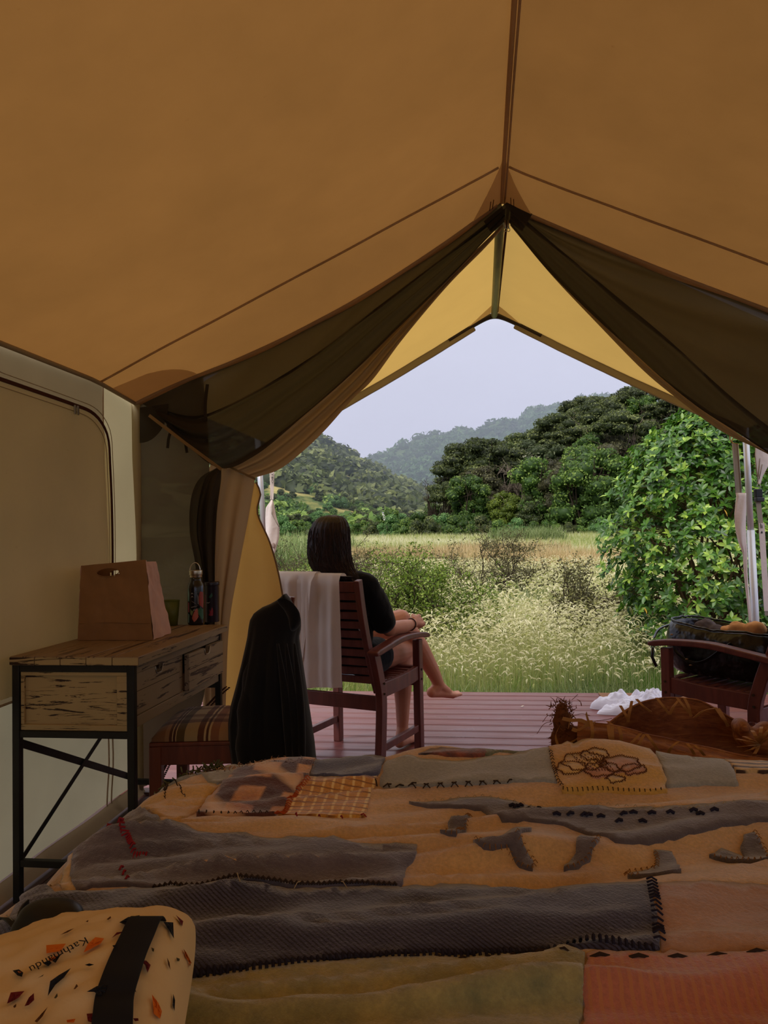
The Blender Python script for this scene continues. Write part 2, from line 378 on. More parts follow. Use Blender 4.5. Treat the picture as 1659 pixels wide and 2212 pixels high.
# swept mesh curtain, left: roof edge to tie point
top = [roof_pt(x, YF-.01)+V((0, 0, .006)) for x in np.linspace(XL+.01, XM-.01, 9)]
mid = PX([(330, 885), (420, 905), (500, 878), (600, 822), (700, 757), (800, 680), (940, 575), (1040, 498), (1092, 458)], YF-.02)
mid2 = PX([(350, 905), (440, 965), (520, 935), (620, 862), (720, 790), (820, 705), (950, 600), (1045, 512), (1090, 470)], YF-.05)
bot = PX([(380, 940), (470, 1010), (550, 985), (650, 905), (760, 810), (860, 712), (970, 605), (1050, 520), (1088, 482)], YF-.03)
sheet([top, mid], 70, 14, lambda u, v: V((0, .010*sin(u*22+v*6), 0))).build('mesh_panel', panelc, fw, True, solid=.002)
sheet([[p+V((0, -.012, .012)) for p in mid], mid2, bot], 90, 30, lambda u, v: V((0, (.018*sin(v*15+u*3)+.008*sin(v*31))*(1-.2*u), 0))).build('mesh_curtain', meshc, fw, True, solid=.002)
# hanging bunch of mesh below the tie
rows = [PX([(470, 1010), (445, 1030), (430, 1080), (425, 1150), (437, 1230), (440, 1330), (430, 1480)], YF-.03),
        PX([(474, 1012), (462, 1040), (448, 1100), (446, 1180), (450, 1260), (452, 1340), (450, 1480)], YF-.07),
        PX([(478, 1012), (478, 1040), (472, 1100), (468, 1180), (466, 1260), (465, 1340), (466, 1480)], YF-.03)]
sheet(rows, 60, 26, lambda u, v: V((0, .018*sin(v*17)*min(1, u*5), 0))).build('mesh_curtain', meshc, fw, True, solid=.002)
rows = [PX([(468, 1010), (430, 1035), (412, 1080), (410, 1150), (423, 1230), (425, 1340), (380, 1480)], YF),
        PX([(472, 1012), (452, 1045), (440, 1100), (440, 1180), (450, 1260), (452, 1340), (440, 1480)], YF-.02)]
sheet(rows, 50, 10, lambda u, v: V((0, .01*sin(v*7), 0))).build('mesh_curtain', panelc, fw, True, solid=.002)
# canvas door, left: swept part, gathered at the cord, then fanning down
dy = YF+.06
t1 = PX([(478, 1012), (560, 965), (660, 890), (760, 800), (860, 700), (960, 606), (1040, 530), (1086, 486)], dy)
t2 = PX([(510, 1020), (590, 985), (680, 915), (775, 830), (865, 725), (962, 615), (1042, 534), (1087, 488)], dy-.03)
t3 = PX([(550, 1032), (600, 1015), (645, 982), (700, 930), (760, 862), (805, 818), (870, 730), (965, 617), (1044, 537), (1088, 489)], dy-.01)
sheet([t1, t2, t3], 90, 30, lambda u, v: V((0, .014*sin(v*19+u*2), 0))).build('door_canvas', doorc, fw, True, solid=.003)
rows = [PX([(455, 1000), (436, 1080), (436, 1200), (436, 1330), (436, 1500), (440, 1640)], dy+.01),
        PX([(515, 1022), (500, 1090), (484, 1200), (472, 1330), (470, 1500), (470, 1640)], dy-.05),
        PX([(550, 1034), (535, 1120), (515, 1220), (492, 1350), (485, 1500), (482, 1640)], dy-.01)]
sheet(rows, 70, 40, lambda u, v: V((0, .022*sin(v*20+.5)*min(1, .25+u*1.4), 0))).build('door_canvas', doorc, fw, True, solid=.003)
rows = [PX([(548, 1034), (520, 1130), (498, 1240), (486, 1340), (478, 1450), (478, 1600)], dy+.02),
        PX([(552, 1045), (545, 1120), (545, 1240), (545, 1340), (540, 1450), (540, 1600)], dy+.05),
        PX([(553, 1042), (563, 1068), (556, 1108), (584, 1175), (604, 1250), (616, 1330), (624, 1440), (640, 1600)], dy+.03)]
sheet(rows, 60, 24, lambda u, v: V((0, .012*sin(v*8+1)*(1-.6*v)+.006*sin(u*7), 0))).build('door_canvas', doory, fw, True, solid=.003)
G().tube(smooth_line(PX([(553, 1042), (563, 1068), (556, 1108), (584, 1175), (604, 1250), (616, 1330), (624, 1440), (640, 1600)], dy+.028), 40), .004, 6).build('piping', doorc, fw, True)
# tie-back cord from the corner to both gathers
G().beam([at(322, 897, Y=YF-.09), at(400, 957, Y=YF-.1), at(478, 1014, Y=YF-.085)], .003, .014, (0, 1, 0)).build('tie_back', cord, fw, bevel=.001)
G().beam([at(495, 1008, Y=YF-.0), at(520, 1020, Y=YF+.01), at(552, 1035, Y=YF+.03)], .004, .010, (0, 1, 0)).build('tie_back', cord, fw, bevel=.001)
# ---- right: mesh panel, rolled mesh curtain, canvas roll
top = [roof_pt(x, YF-.01)+V((0, 0, .006)) for x in np.linspace(XM+.01, XM+1.55, 9)]
m1 = PX([(1104, 458), (1200, 540), (1320, 640), (1440, 740), (1560, 850), (1659, 930), (1760, 1000)], YF-.01)
sheet([top, m1], 60, 26, lambda u, v: V((0, .014*sin(v*14+u*16), 0))).build('mesh_panel', panelc, fw, True, solid=.002)
m2 = PX([(1102, 470), (1180, 555), (1290, 665), (1400, 775), (1500, 870), (1600, 935), (1680, 985), (1760, 1030)], YF-.09)
m3 = PX([(1100, 482), (1170, 570), (1260, 662), (1350, 745), (1430, 815), (1520, 880), (1600, 935), (1680, 990), (1760, 1040)], YF-.03)
sheet([[p+V((0, -.012, .014)) for p in m1], m2, m3], 80, 26, lambda u, v: V((0, .012*sin(v*16), 0))).build('mesh_curtain', meshc, fw, True, solid=.002)
m4 = PX([(1104, 482), (1200, 590), (1300, 690), (1400, 790), (1500, 872), (1600, 940), (1700, 1003), (1780, 1050)], YF+.03)
m5 = PX([(1102, 486), (1190, 592), (1290, 698), (1390, 800), (1470, 866), (1560, 932), (1659, 980), (1760, 1040)], YF+.0)
sheet([m4, m5], 60, 10, lambda u, v: V((0, .008*sin(v*9), 0))).build('door_canvas', doorc, fw, True, solid=.003)
sheet([[V((1.24, YF, z)) for z in np.linspace(.02, roof_pt(1.24, YF).z, 6)], [V((1.5, YF+.01, z)) for z in np.linspace(.02, roof_pt(1.5, YF).z, 6)], [V((XR, YF, z)) for z in np.linspace(.02, ZE, 6)]], 30, 16, lambda u, v: V((0, .012*sin(v*14+u*2), 0))).build('mesh_panel', panelc, fw, True)
# cloth tab and zip pulls at the peak
G().add([at(1045, 478, Y=YF-.04), at(1096, 436, Y=YF-.05), at(1150, 462, Y=YF-.04), at(1128, 500, Y=YF-.05), at(1104, 482, Y=YF-.06), at(1086, 480, Y=YF-.06), at(1060, 502, Y=YF-.05)], [(0, 1, 2, 3, 4, 5, 6)]).build('gusset', meshc, fw, solid=.003)
for px in (1091, 1098):
    a = at(px, 476, Y=YF-.08); G().tube([a, a-V((0, 0, .035))], .004, 6).build('zip_pull', steel, fw, True)
    t_ = [a-V((0, 0, .04))+V((.006*cos(k), 0, .008*sin(k))) for k in np.linspace(0, 2*pi, 12)]; G().tube(t_, .0015, 5).build('pull_ring', steel, fw, True)
# ================================================================ awning
aw = empty('awning', (XM, YF+.1, 2.4), 'yellow canvas awning stretched over the deck outside the tent opening', 'awning')
XAL, XAR = -1.40, 1.66
def awn(x, y):
    h = (XM-x)/(XM-XAL) if x < XM else (x-XM)/(XAR-XM); s_ = (y-YF)/(YA-YF)
    return V((x, y, ZR+.01+(1.76-ZR)*h-.03*sin(pi*h)*(1-.4*s_)*s_+.004*fbm(x*3, y*2)))
for x1 in (XAL, XAR):
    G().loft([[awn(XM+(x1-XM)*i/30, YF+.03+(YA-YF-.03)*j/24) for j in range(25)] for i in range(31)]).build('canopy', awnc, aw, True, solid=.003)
    sg = 1 if x1 > XM else -1; st = XM+sg*.135
    slv = [awn(st+(x1-st)*i/30, YA)+V((0, .0, -.016)) for i in range(31)]
    G().beam(slv, .02, .062, (0, 1, 0)).build('sleeve', canvas('sleeve canvas %d' % sg, (.56, .48, .36), (.30, .25, .16), .45), aw, bevel=.008, seg=3)
    G().beam([p+V((0, -.012, .022)) for p in slv], .006, .007, (0, 1, 0)).build('piping', zipm, aw)
    rows = [[awn(XM+sg*.01+sg*(.16*(j/8))*i/4, YA-.03-.18*(1-j/8)*1.0)+V((0, 0, -.008)) for i in range(5)] for j in range(9)]
    G().loft(rows).build('gusset', patchc, aw, True, solid=.002)
framem = plain('dark bronze tube', (74, 66, 60), .5, .4, .6)
polem = wood('grey green pole', (118, 124, 96), (140, 146, 116), .5, 1, 4, 8, .1)
arch = [V((XM-.30, YA, ZR-.165)), V((XM-.16, YA, ZR-.085)), V((XM-.06, YA, ZR-.035)), V((XM, YA, ZR-.022)), V((XM+.06, YA, ZR-.035)), V((XM+.16, YA, ZR-.085)), V((XM+.30, YA, ZR-.165))]
G().tube(smooth_line(arch, 30), .019, 12).build('bent_tube', framem, aw, True)
G().tube([(XM-.004, YF+.02, ZR-.055), (XM, YA-.02, ZR-.022)], .021, 14).build('ridge_pole', polem, aw, True)
G().tube([(XM+.03, YF+.05, ZR-.02), (XM+.02, YA-.06, ZR-.012)], .006, 6).build('seam', zipm, aw, True)
# poles of the awning
polew = plain('scuffed white steel', (205, 205, 210), .3, .5, .3, .06, 3, .05)
ropem = plain('grey webbing', (150, 140, 128), .8, .2, bump=.4, bscale=400)
whitec = canvas('white cotton cover', (.62, .58, .57), (.45, .42, .43), .35, .05, 900, 0, .5)
blackp = plain('black plastic', (24, 24, 26), .4, .4)
def pole(px_t, py_t, px_b, py_b, lab, D):
    a = at(px_t, py_t, Y=D); b = at(px_b, py_b, Y=D); d = (b-a)/(b.z-a.z); top = a+d*(1.83-a.z); bot = a+d*(.0-a.z)
    e_ = empty('awning_pole', bot, lab, 'pole'); G().tube([bot, bot.lerp(top, .62)], .023, 16).build('lower_tube', polew, e_, True)
    G().tube([bot.lerp(top, .6), top], .019, 16).build('upper_tube', polew, e_, True)
    G().tube([bot+V((0, 0, .0)), bot+V((0, 0, .02))], .035, 16).build('foot', blackp, e_, True)
    return top, bot
pt, pb = pole(1612, 960, 1632, 1350, 'white steel pole beside the big leafy shrub on the right', YA-.0)
pt2, pb2 = pole(562, 1030, 574, 1200, 'white steel pole behind the glow tinted door canvas on the left', YA)
# ================================================================ deck
dk = empty('deck', (.5, 4.4, 0), kind='structure'); tag(dk, 'reddish brown grooved timber deck outside the tent', 'deck')
def deckmat(nm, rough):
    s = Mat(nm); vec = s.coord('Object', (1, 14, 14)); n1 = s.noise(vec, 2.5, 5, .6, .5)
    c = s.ramp(n1, [(.3, srgb((104, 50, 46))), (.7, srgb((128, 66, 60)))])
    oi = s.node('ShaderNodeObjectInfo'); c = s.mix(oi.outputs['Random'], c, s.mix(.5, c, srgb((122, 88, 88))))
    rg = s.ramp(s.noise(s.coord('Object', (1, 5, 5)), 3, 4), [(.3, (rough,)*3), (.7, (rough+.2,)*3)])
    s.pbsdf(c, rg, .38, 0, s.bump(s.noise(vec, 30, 3), .25, .001)); return s.m
dm = deckmat('wet red decking', .26)
XD0, XD1 = -1.74, 4.2
def board_x(y0, y1, x0, x1, grooves):
    """board along X with shallow grooves"""
    g = G(); n = grooves; w = (y1-y0); prof = [(y0, -.028), (y0, -.002)]
    if n:
        prof = [(y0, -.028), (y0, -.004), (y0+.003, 0)]
        for c in (y0+.016, y1-.016): prof += [(c-.002, 0), (c-.001, -.0015), (c+.001, -.0015), (c+.002, 0)]
        prof.append((y1-.003, 0)); prof.append((y1, -.004)); prof.append((y1, -.028))
    else: prof += [(y0+.002, 0), (y1-.002, 0)]
    if not n: prof += [(y1, -.002), (y1, -.028)]
    g.loft([[V((x, y, z)) for y, z in prof] for x in (x0, x1)], True, True); return g
yb_ = YF+.06; i = 0
while yb_ < 5.60:
    board_x(yb_, min(yb_+.134, 5.62), XD0, XD1, 0 if i % 1 else 3).build('board', dm, dk); yb_ += .14; i += 1
# border boards running outwards on the left
xb = XD0-.006
for k in range(4):
    g = G(); x1 = xb-.134; prof = [(xb, -.028), (xb, -.002)]
    for q in range(5):
        c = xb-.134*(q+.5)/5; prof += [(c+.005, 0), (c+.003, -.004), (c-.003, -.004), (c-.005, 0)]
    prof += [(x1, -.002), (x1, -.028)]
    g.loft([[V((x, y, z)) for x, z in prof] for y in (1.5, 5.62)], True, True); g.build('board', dm, dk); xb -= .14
G().box(XD0-.6, XD1, 1.5, 5.60, -.10, -.03).build('joist_frame', floor_m, dk)
G().box(XD0-.6, XD1, 5.60, 5.64, -.22, -.012).build('edge_board', dm, dk, bevel=.003)
G().box(.80, 1.6, 5.45, 5.59, .002, .008).build('worn_strip', wood('bare worn timber', (112, 70, 40), (140, 96, 60), .7, 0), dk, label='bare brown unpainted strip at the deck edge')
# petals and flecks lying on the deck
fm = plain('pale petal', (214, 200, 178), .7)
for px, py in ((966, 1502), (1128, 1526)):
    p = at(px, py, Z=.004); g = G(); g.add([p+V((-.012, 0, 0)), p+V((0, -.012, .002)), p+V((.014, .002, .006)), p+V((.002, .012, .003))], [(0, 1, 2, 3)])
    g.build('fallen_petal', fm, None, solid=.001, label='small pale petal on the deck boards '+('near the bare foot' if px < 1000 else 'in the middle of the deck'), cat='petal')
# ================================================================ landscape
GZ = -.35
def gz(x, y):
    """height of the marsh"""
    t = max(0, (y-12)/60); return GZ + .85*t*t*(1 if t < 1 else 1) + .05*fbm(x*.25, y*.25)*min(1, max(0, (y-6)/4)) if y < 72 else GZ+.85+(y-72)*.012
def leafmat(name, c1, c2, c3=None, rough=.55, tr=.35, tint=True, spec=.3, rnd=.25):
    """foliage: colour per leaf from the mesh, per plant from the object"""
    s = Mat(name); a = s.node('ShaderNodeAttribute', attribute_name='tint'); sp = s.node('ShaderNodeSeparateColor'); s.l.new(a.outputs['Color'], sp.inputs[0])
    c = s.ramp(sp.outputs[0], [(0, srgb(c1)), (.6, srgb(c2)), (1, srgb(c3 or c2))])
    oi = s.node('ShaderNodeObjectInfo'); mr_ = s.node('ShaderNodeMapRange'); mr_.inputs[3].default_value = 1-rnd; mr_.inputs[4].default_value = 1+rnd
    s.l.new(oi.outputs['Random'], mr_.inputs[0]); vm_ = s.node('ShaderNodeVectorMath', operation='SCALE'); s.l.new(c, vm_.inputs[0]); s.l.new(mr_.outputs[0], vm_.inputs['Scale']); c = vm_.outputs[0]
    k = s.pbsdf(c, rough, spec); b = s.node('ShaderNodeBsdfTranslucent'); s.l.new(c, b.inputs[0])
    mx = s.node('ShaderNodeMixShader'); mx.inputs[0].default_value = tr; s.l.new(k.outputs[0], mx.inputs[1]); s.l.new(b.outputs[0], mx.inputs[2]); s.l.new(mx.outputs[0], s.out.inputs[0]); return s.m
def rcol(n, lo=0, hi=1):
    c = np.zeros((n, 3), np.float32); c[:, 0] = lo+(hi-lo)*np.random.rand(n); return c
def unit(a): return a/np.maximum(1e-9, np.linalg.norm(a, axis=-1, keepdims=True))
def cards(c, L, Wd, nrm=None, jit=.8):
    """rhombic leaf cards centred at c"""
    n = len(c); d = unit(np.random.randn(n, 3))
    if nrm is not None: m_ = unit(nrm+jit*np.random.randn(n, 3)); d = unit(d-m_*(d*m_).sum(1, keepdims=True))
    else: m_ = unit(np.cross(d, np.random.randn(n, 3)))
    b = np.cross(m_, d); L = np.asarray(L).reshape(-1, 1)*(.7+.6*np.random.rand(n, 1)); Wd = np.asarray(Wd).reshape(-1, 1)*(.7+.6*np.random.rand(n, 1))
    vs = np.stack([c-d*L, c+b*Wd, c+d*L, c-b*Wd], 1).reshape(-1, 3); fs = np.arange(4*n).reshape(n, 4)
    return vs, fs
def ell_pts(c, r, n, up=.25, shell=.35):
    """points near the surface of an ellipsoid, denser on top"""
    d = unit(np.random.randn(n, 3)+np.array([0, 0, up])); k = 1-shell*np.random.rand(n, 1)**1.5
    return np.array(c)+d*np.array(r)*k, unit(d/np.array(r))
def ico(c, r, sub=1):
    bm = bmesh.new(); bmesh.ops.create_icosphere(bm, subdivisions=sub, radius=1); v = np.array([q.co[:] for q in bm.verts]); f = np.array([[q.index for q in p.verts] for p in bm.faces]); bm.free()
    return v, f
ICO1 = ico(0, 1, 1); ICO2 = ico(0, 1, 2)
def cat_mesh(name, parts, smooth=False):
    """join (verts, quads or tris, tint) parts into one all-quad/tri mesh"""
    vs, fs, cs, o = [], [], [], 0
    for v, f, c in parts:
        f = np.asarray(f)
        if f.shape[1] == 4: f = np.concatenate([f[:, [0, 1, 2]], f[:, [0, 2, 3]]])
        vs.append(v); fs.append(f+o); cs.append(c); o += len(v)
    return np_mesh(name, np.concatenate(vs), np.concatenate(fs), smooth, np.concatenate(cs))
def pads_mesh(name, pads, nper, leaf, wide, core=.78, up=.3, tint=(0, 1), jit=.8):
    parts = []
    for c, r in pads:
        n = int(nper*(r[0]*r[1]+r[0]*r[2]+r[1]*r[2])); p, nm = ell_pts(c, r, n, up); base = random.random()
        vs, fs = cards(p, leaf, wide, nm, jit); col = rcol(n, tint[0], tint[1]); col = np.clip(col*.55+.45*base, 0, 1); parts.append((vs, fs, np.repeat(col, 4, 0)))
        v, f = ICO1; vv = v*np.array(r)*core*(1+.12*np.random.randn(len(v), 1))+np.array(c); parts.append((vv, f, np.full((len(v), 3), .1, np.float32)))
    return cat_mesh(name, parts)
def branch_mesh(name, segs, n=5):
    g = G()
    for pts, r in segs: g.tube(pts, r, n, False)
    me = bpy.data.meshes.new(name); me.from_pydata(g.v, [], g.f); me.polygons.foreach_set('use_smooth', [True]*len(me.polygons)); me.update(); return me
kanuka = leafmat('dark kanuka foliage', (40, 50, 28), (90, 100, 52), (152, 158, 96))
broad = leafmat('green broadleaf foliage', (44, 70, 28), (94, 122, 50), (152, 172, 84))
paleg = leafmat('pale green foliage', (60, 92, 48), (100, 136, 74), (150, 180, 110))
browng = leafmat('brownish scrub foliage', (58, 56, 38), (92, 90, 58), (128, 126, 84))
barkm = plain('grey bark', (112, 100, 86), .9, .1, bump=.4, bscale=20, bdist=.01)
barkd = plain('dark bark', (62, 52, 42), .9, .1, bump=.4, bscale=20, bdist=.01)
def make_tree(kind, seed):
    """unit trees about 10 m tall; returns (crown mesh, branch mesh)"""
    random.seed(seed); np.random.seed(seed); pads = []; segs = []
    if kind == 'umbrella':
        for k in range(26):
            a = random.random()*2*pi; r = 3.6*sqrt(random.random()); z = 8.6-1.0*(r/3.6)**2+random.uniform(-1.4, .7)
            s_ = random.uniform(.75, 1.35); pads.append(((r*cos(a), r*sin(a), z), (s_*1.05, s_*1.05, s_*.62)))
        for k in range(10):
            a = random.random()*2*pi; r = random.uniform(1.5, 3.8); s_ = random.uniform(.6, 1.0); pads.append(((r*cos(a), r*sin(a), random.uniform(5.2, 7)), (s_, s_, s_*.45)))
        cm = pads_mesh('crown', pads, 52, .17, .085, .8, .6, jit=.6)
    elif kind == 'round':
        for k in range(34):
            d = V((random.gauss(0, 1), random.gauss(0, 1), random.gauss(.1, 1))).normalized(); q = random.uniform(.55, 1)
            s_ = random.uniform(.9, 1.5); pads.append(((d.x*3.3*q, d.y*3.3*q, 5.6+d.z*3.3*q), (s_, s_, s_*.8)))
        for k in range(10):
            a = random.random()*2*pi; pads.append(((2.6*cos(a), 2.6*sin(a), random.uniform(1.2, 3)), (1.3, 1.3, 1.2)))
        cm = pads_mesh('crown', pads, 34, .19, .11, .8, .3)
    elif kind == 'bush':
        for k in range(26):
            a = random.random()*2*pi; r = 3.6*sqrt(random.random()); s_ = random.uniform(.9, 1.6)
            pads.append(((r*cos(a), r*sin(a), random.uniform(.5, 4.4*(1-.5*(r/3.6)**2))), (s_, s_, s_*.8)))
        cm = pads_mesh('crown', pads, 34, .2, .12, .8, .3)
    else:
        cm = None
    nb = 9 if kind != 'bush' else 4
    for k in range(nb):
        a = random.random()*2*pi; p = V((random.gauss(0, .15), random.gauss(0, .15), -.8)); tgt = V((3*cos(a)*random.uniform(.3, 1), 3*sin(a)*random.uniform(.3, 1), 8.0 if kind != 'bush' else 2.5))
        pts = [p]+[p.lerp(tgt, t)+V((random.gauss(0, .22), random.gauss(0, .22), .5*t*(1-t)))*(1 if t < 1 else .3) for t in (.25, .5, .75, 1)]
        segs.append((pts, [.2, .16, .12, .08, .03]))
        for q in range(3 if kind != 'bare' else 9):
            b0 = pts[random.choice((2, 3, 3, 4))]; d = V((random.gauss(0, 1), random.gauss(0, 1), random.uniform(.2, 1.1))).normalized(); L = random.uniform(.8, 2)
            pp = [b0]
            for t in range(3): pp.append(pp[-1]+d*L/3+V((random.gauss(0, .12),)*3))
            segs.append((pp, [.06, .045, .03, .012]))
            if kind == 'bare':
                for w in range(5):
                    b1 = random.choice(pp[1:]); d2 = (d+V((random.gauss(0, .6), random.gauss(0, .6), random.gauss(0, .4)))).normalized(); segs.append(([b1, b1+d2*.35, b1+d2*.8+V((0, 0, random.gauss(0, .1)))], [.025, .018, .008]))
    return cm, branch_mesh('branches', segs, 4)
PROTO = {}
for kd, n in (('umbrella', 3), ('round', 3), ('bush', 3), ('bare', 2)): PROTO[kd] = [make_tree(kd, 100+7*i+len(kd)) for i in range(n)]
random.seed(11); np.random.seed(11)
_mcache = {}
def mesh_with(me, mat):
    k = (me.name, mat.name)
    if k not in _mcache: q = me.copy(); q.materials.clear(); q.materials.append(mat); _mcache[k] = q
    return _mcache[k]
def tree(name, kind, loc, h, label, group=None, fol=None, bark=None, wide=1.0, var=None, cat='tree'):
    cm, bm_ = PROTO[kind][random.randrange(len(PROTO[kind])) if var is None else var]; e_ = empty(name, loc, label, cat, group); s_ = h/10*(1 if kind != 'bush' else 1.9)
    e_.scale = (s_*wide, s_*wide, s_); e_.rotation_euler = (0, 0, random.random()*6.3)
    if cm is not None: link('crown', mesh_with(cm, fol), None, e_, True)
    link('trunk' if kind != 'bare' else 'branches', mesh_with(bm_, bark or barkd), None, e_, True); return e_
# ---- marsh ground
nx, ny = 90, 110; vs = []
for j in range(ny+1):
    y = 5.2+(j/ny)**1.8*130
    for i in range(nx+1):
        x = (i/nx-.5)*2*(14+y*1.0)-y*.08; vs.append((x, y, gz(x, y)-.02))
fs = [(j*(nx+1)+i, j*(nx+1)+i+1, (j+1)*(nx+1)+i+1, (j+1)*(nx+1)+i) for j in range(ny) for i in range(nx)]
gm = plain('mossy soil', (78, 84, 44), .95, .05, var=.35, vscale=1.2, bump=.6, bscale=12, bdist=.05)
me = np_mesh('ground', vs, fs, True); tag(link('ground', me, gm), kind='structure')
G().add([(-1500, -400, -.6), (1500, -400, -.6), (1500, 5.3, -.42), (-1500, 5.3, -.42)], [(0, 1, 2, 3)]).build('ground', gm, kind='structure')
# ---- hills
def ridge_fn(pts):
    xs = [p[0] for p in pts]; ys = [p[1] for p in pts]; return lambda u: float(np.interp(u, xs, ys))
def hill(name, prof, d0, d1, z0, mat, u0, u1, nu=120, nv=50, amp=3, lab=None, pw=1.0):
    """slope rising from its foot d0 m away to a skyline d1 m away"""
    f = ridge_fn(prof); vs = []; S = {}
    for j in range(nv+6):
        t = j/nv
        for i in range(nu+1):
            u = u0+(u1-u0)*i/nu; top = at(u, f(u), Y=d1); foot = at(u, 1150, Y=d0); foot.z = z0
            if t <= 1: p = foot.lerp(top, t); p.z = foot.z+(top.z-foot.z)*t**pw
            else: p = top+(top-foot)*(t-1); p.z = top.z-(t-1)*(top.z-foot.z)*.6
            p.z += amp*fbm(p.x/40, p.y/40)*min(1, 4*t)*(1 if t < .97 else .2); vs.append(p)
    fs = [(j*(nu+1)+i, j*(nu+1)+i+1, (j+1)*(nu+1)+i+1, (j+1)*(nu+1)+i) for j in range(nv+5) for i in range(nu)]
    o = link(name, np_mesh(name, [tuple(p) for p in vs], fs, True), mat); tag(o, kind='structure'); return vs, nu, nv, o
hm = Mat('bush covered slope'); vec = hm.coord('Object'); c = hm.ramp(hm.noise(vec, .06, 5, .6), [(.35, srgb((44, 62, 36))), (.6, srgb((72, 96, 52)))]); hm.pbsdf(c, .9, .1, 0, hm.bump(hm.noise(vec, .5, 4), 1, 2)); hillm = hm.m
hm = Mat('dry grass slope'); vec = hm.coord('Object'); c = hm.ramp(hm.noise(vec, .09, 5, .6), [(.42, srgb((60, 78, 40))), (.5, srgb((120, 118, 66))), (.7, srgb((176, 160, 104)))]); hm.pbsdf(c, .9, .1); hillg = hm.m
far = [(200, 1010), (700, 1010), (795, 1000), (830, 988), (880, 965), (940, 940), (1000, 933), (1020, 936), (1060, 916), (1130, 905), (1160, 882), (1200, 874), (1260, 862), (1320, 850), (1360, 844), (1420, 842), (1470, 850), (1560, 870), (1700, 890), (2100, 900)]
lef = [(-400, 760), (200, 800), (400, 850), (560, 890), (640, 930), (676, 946), (700, 960), (740, 980), (790, 1004), (830, 1030), (870, 1056), (905, 1070), (950, 1095), (1000, 1125), (1040, 1150)]
ntr = [(930, 1150), (960, 1120), (1010, 1085), (1060, 1060), (1130, 1045), (1200, 1010), (1260, 975), (1340, 950), (1400, 925), (1460, 905), (1560, 890), (1700, 880), (2300, 850)]
FAR = hill('hill', far, 420, 760, 0, hillm, 100, 2100, 150, 60, 7)
LEF = hill('hill', lef, 150, 330, .6, hillg, -400, 1040, 130, 60, 4, pw=1.15)
NEA = hill('hill', ntr, 76, 150, .5, hillm, 930, 2300, 80, 40, 1.2, pw=1.0)
# crowns covering the distant slopes: uncountable canopy, joined
def canopy(name, H, n, rad, mat, lab, cat, tmin=.0, tmax=1.0, cond=None, nleaf=26, seed=5, par=None, parts_name='canopy'):
    rs = np.random.RandomState(seed); vs, nu, nv, ho = H; parts = []
    lumps = [ICO1[0]*(1+.22*rs.randn(len(ICO1[0]), 1)) for _ in range(6)]
    for k in range(n):
        t = tmin+(tmax-tmin)*rs.rand(); u = rs.rand(); i = int(u*nu); j = int(t*nv); p = vs[j*(nu+1)+i]; q = vs[(j+1)*(nu+1)+min(i+1, nu)]
        c = np.array(p)*(1-rs.rand())+0; w = rs.rand(); c = np.array(p)*(1-w)+np.array(q)*w
        if cond and not cond(c, t, u): continue
        r = rad*(.6+.8*rs.rand()); base = rs.rand(); sc = np.array([r, r, r*.75])
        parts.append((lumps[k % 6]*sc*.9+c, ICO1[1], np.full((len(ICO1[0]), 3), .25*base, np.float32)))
        d = unit(rs.randn(nleaf, 3)+np.array([0, -.25, .7])); pc = c+d*sc*(.85+.3*rs.rand(nleaf, 1))
        cv, cf = cards(pc, r*.30, r*.16, d, .5); parts.append((cv, cf, np.repeat(np.clip(.3*rs.rand(nleaf, 3)+.7*base, 0, 1), 4, 0).astype(np.float32)))
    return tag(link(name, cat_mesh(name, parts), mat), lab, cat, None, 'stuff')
canopy('forest_canopy', FAR, 3600, 6.5, leafmat('far bush foliage', (26, 52, 30), (58, 94, 54), (98, 132, 84)), 'dense bush covering the hazy far hill in the middle', 'forest', seed=3, nleaf=34)
canopy('forest_canopy', LEF, 3400, 3.6, kanuka, 'dark bush covering the upper part of the left hill', 'forest', .30, 1, seed=4, nleaf=34)
canopy('forest_canopy', LEF, 900, 2.6, broad, 'light green scrub low on the left hill', 'scrub', .02, .5, lambda c, t, u: fbm(c[0]/22, c[1]/22, 4) > -.02, seed=6, nleaf=40)
# ---- individual trees on the right hand slope
def on_hill(H, u, t):
    vs, nu, nv, _ = H; a = min(nu-1, max(0, u))*1.0; i = int(a); j = int(t*nv); return V(vs[j*(nu+1)+i])
def nea(px, t): return on_hill(NEA, (px-930)/(2300-930)*80, t)
spots = []
random.seed(21)
lab_u = 'dark flat topped tree in the bush on the right hand hillside'
for k in range(105):
    t = random.random()**.8; px = random.uniform(985+60*t, 1720)
    if random.random() < .25: px = random.uniform(1000, 1350)
    spots.append((px, t))
spots.sort(key=lambda q: -q[1])
for px, t in spots:
    p = nea(px, t); r = random.random(); zn = ('upper ' if t > .45 else 'lower ')+('left part' if px < 1200 else 'middle part' if px < 1420 else 'part behind the leafy shrub')
    if t > .3 and r < .62: tree('kanuka_tree', 'umbrella', p, random.uniform(8, 11), 'dark flat topped tree on the '+zn+' of the right hillside', 'dark flat topped trees, '+zn+' of the right hillside', kanuka, barkm)
    elif r < .8: tree('broadleaf_tree', 'round', p, random.uniform(6, 9), 'round green tree on the '+zn+' of the right hillside', 'round green trees, '+zn+' of the right hillside', broad, barkd)
    else: tree('scrub_tree', 'round', p, random.uniform(5, 8), 'brownish tree on the '+zn+' of the right hillside', 'brownish trees, '+zn+' of the right hillside', browng, barkd)
def treeline(name, kind, px, base_d, topy, lab, fol, bark=None, wide=1.0, group=None, var=None, z=None):
    """tree standing base_d metres out whose top reaches image row topy"""
    b = at(px, 1150, Y=base_d); b.z = gz(b.x, b.y)-.1 if z is None else z; top = at(px, topy, Y=base_d).z
    return tree(name, kind, b, (top-b.z)/(.93 if kind != 'bush' else 1.0), lab, group, fol, bark, wide, var)
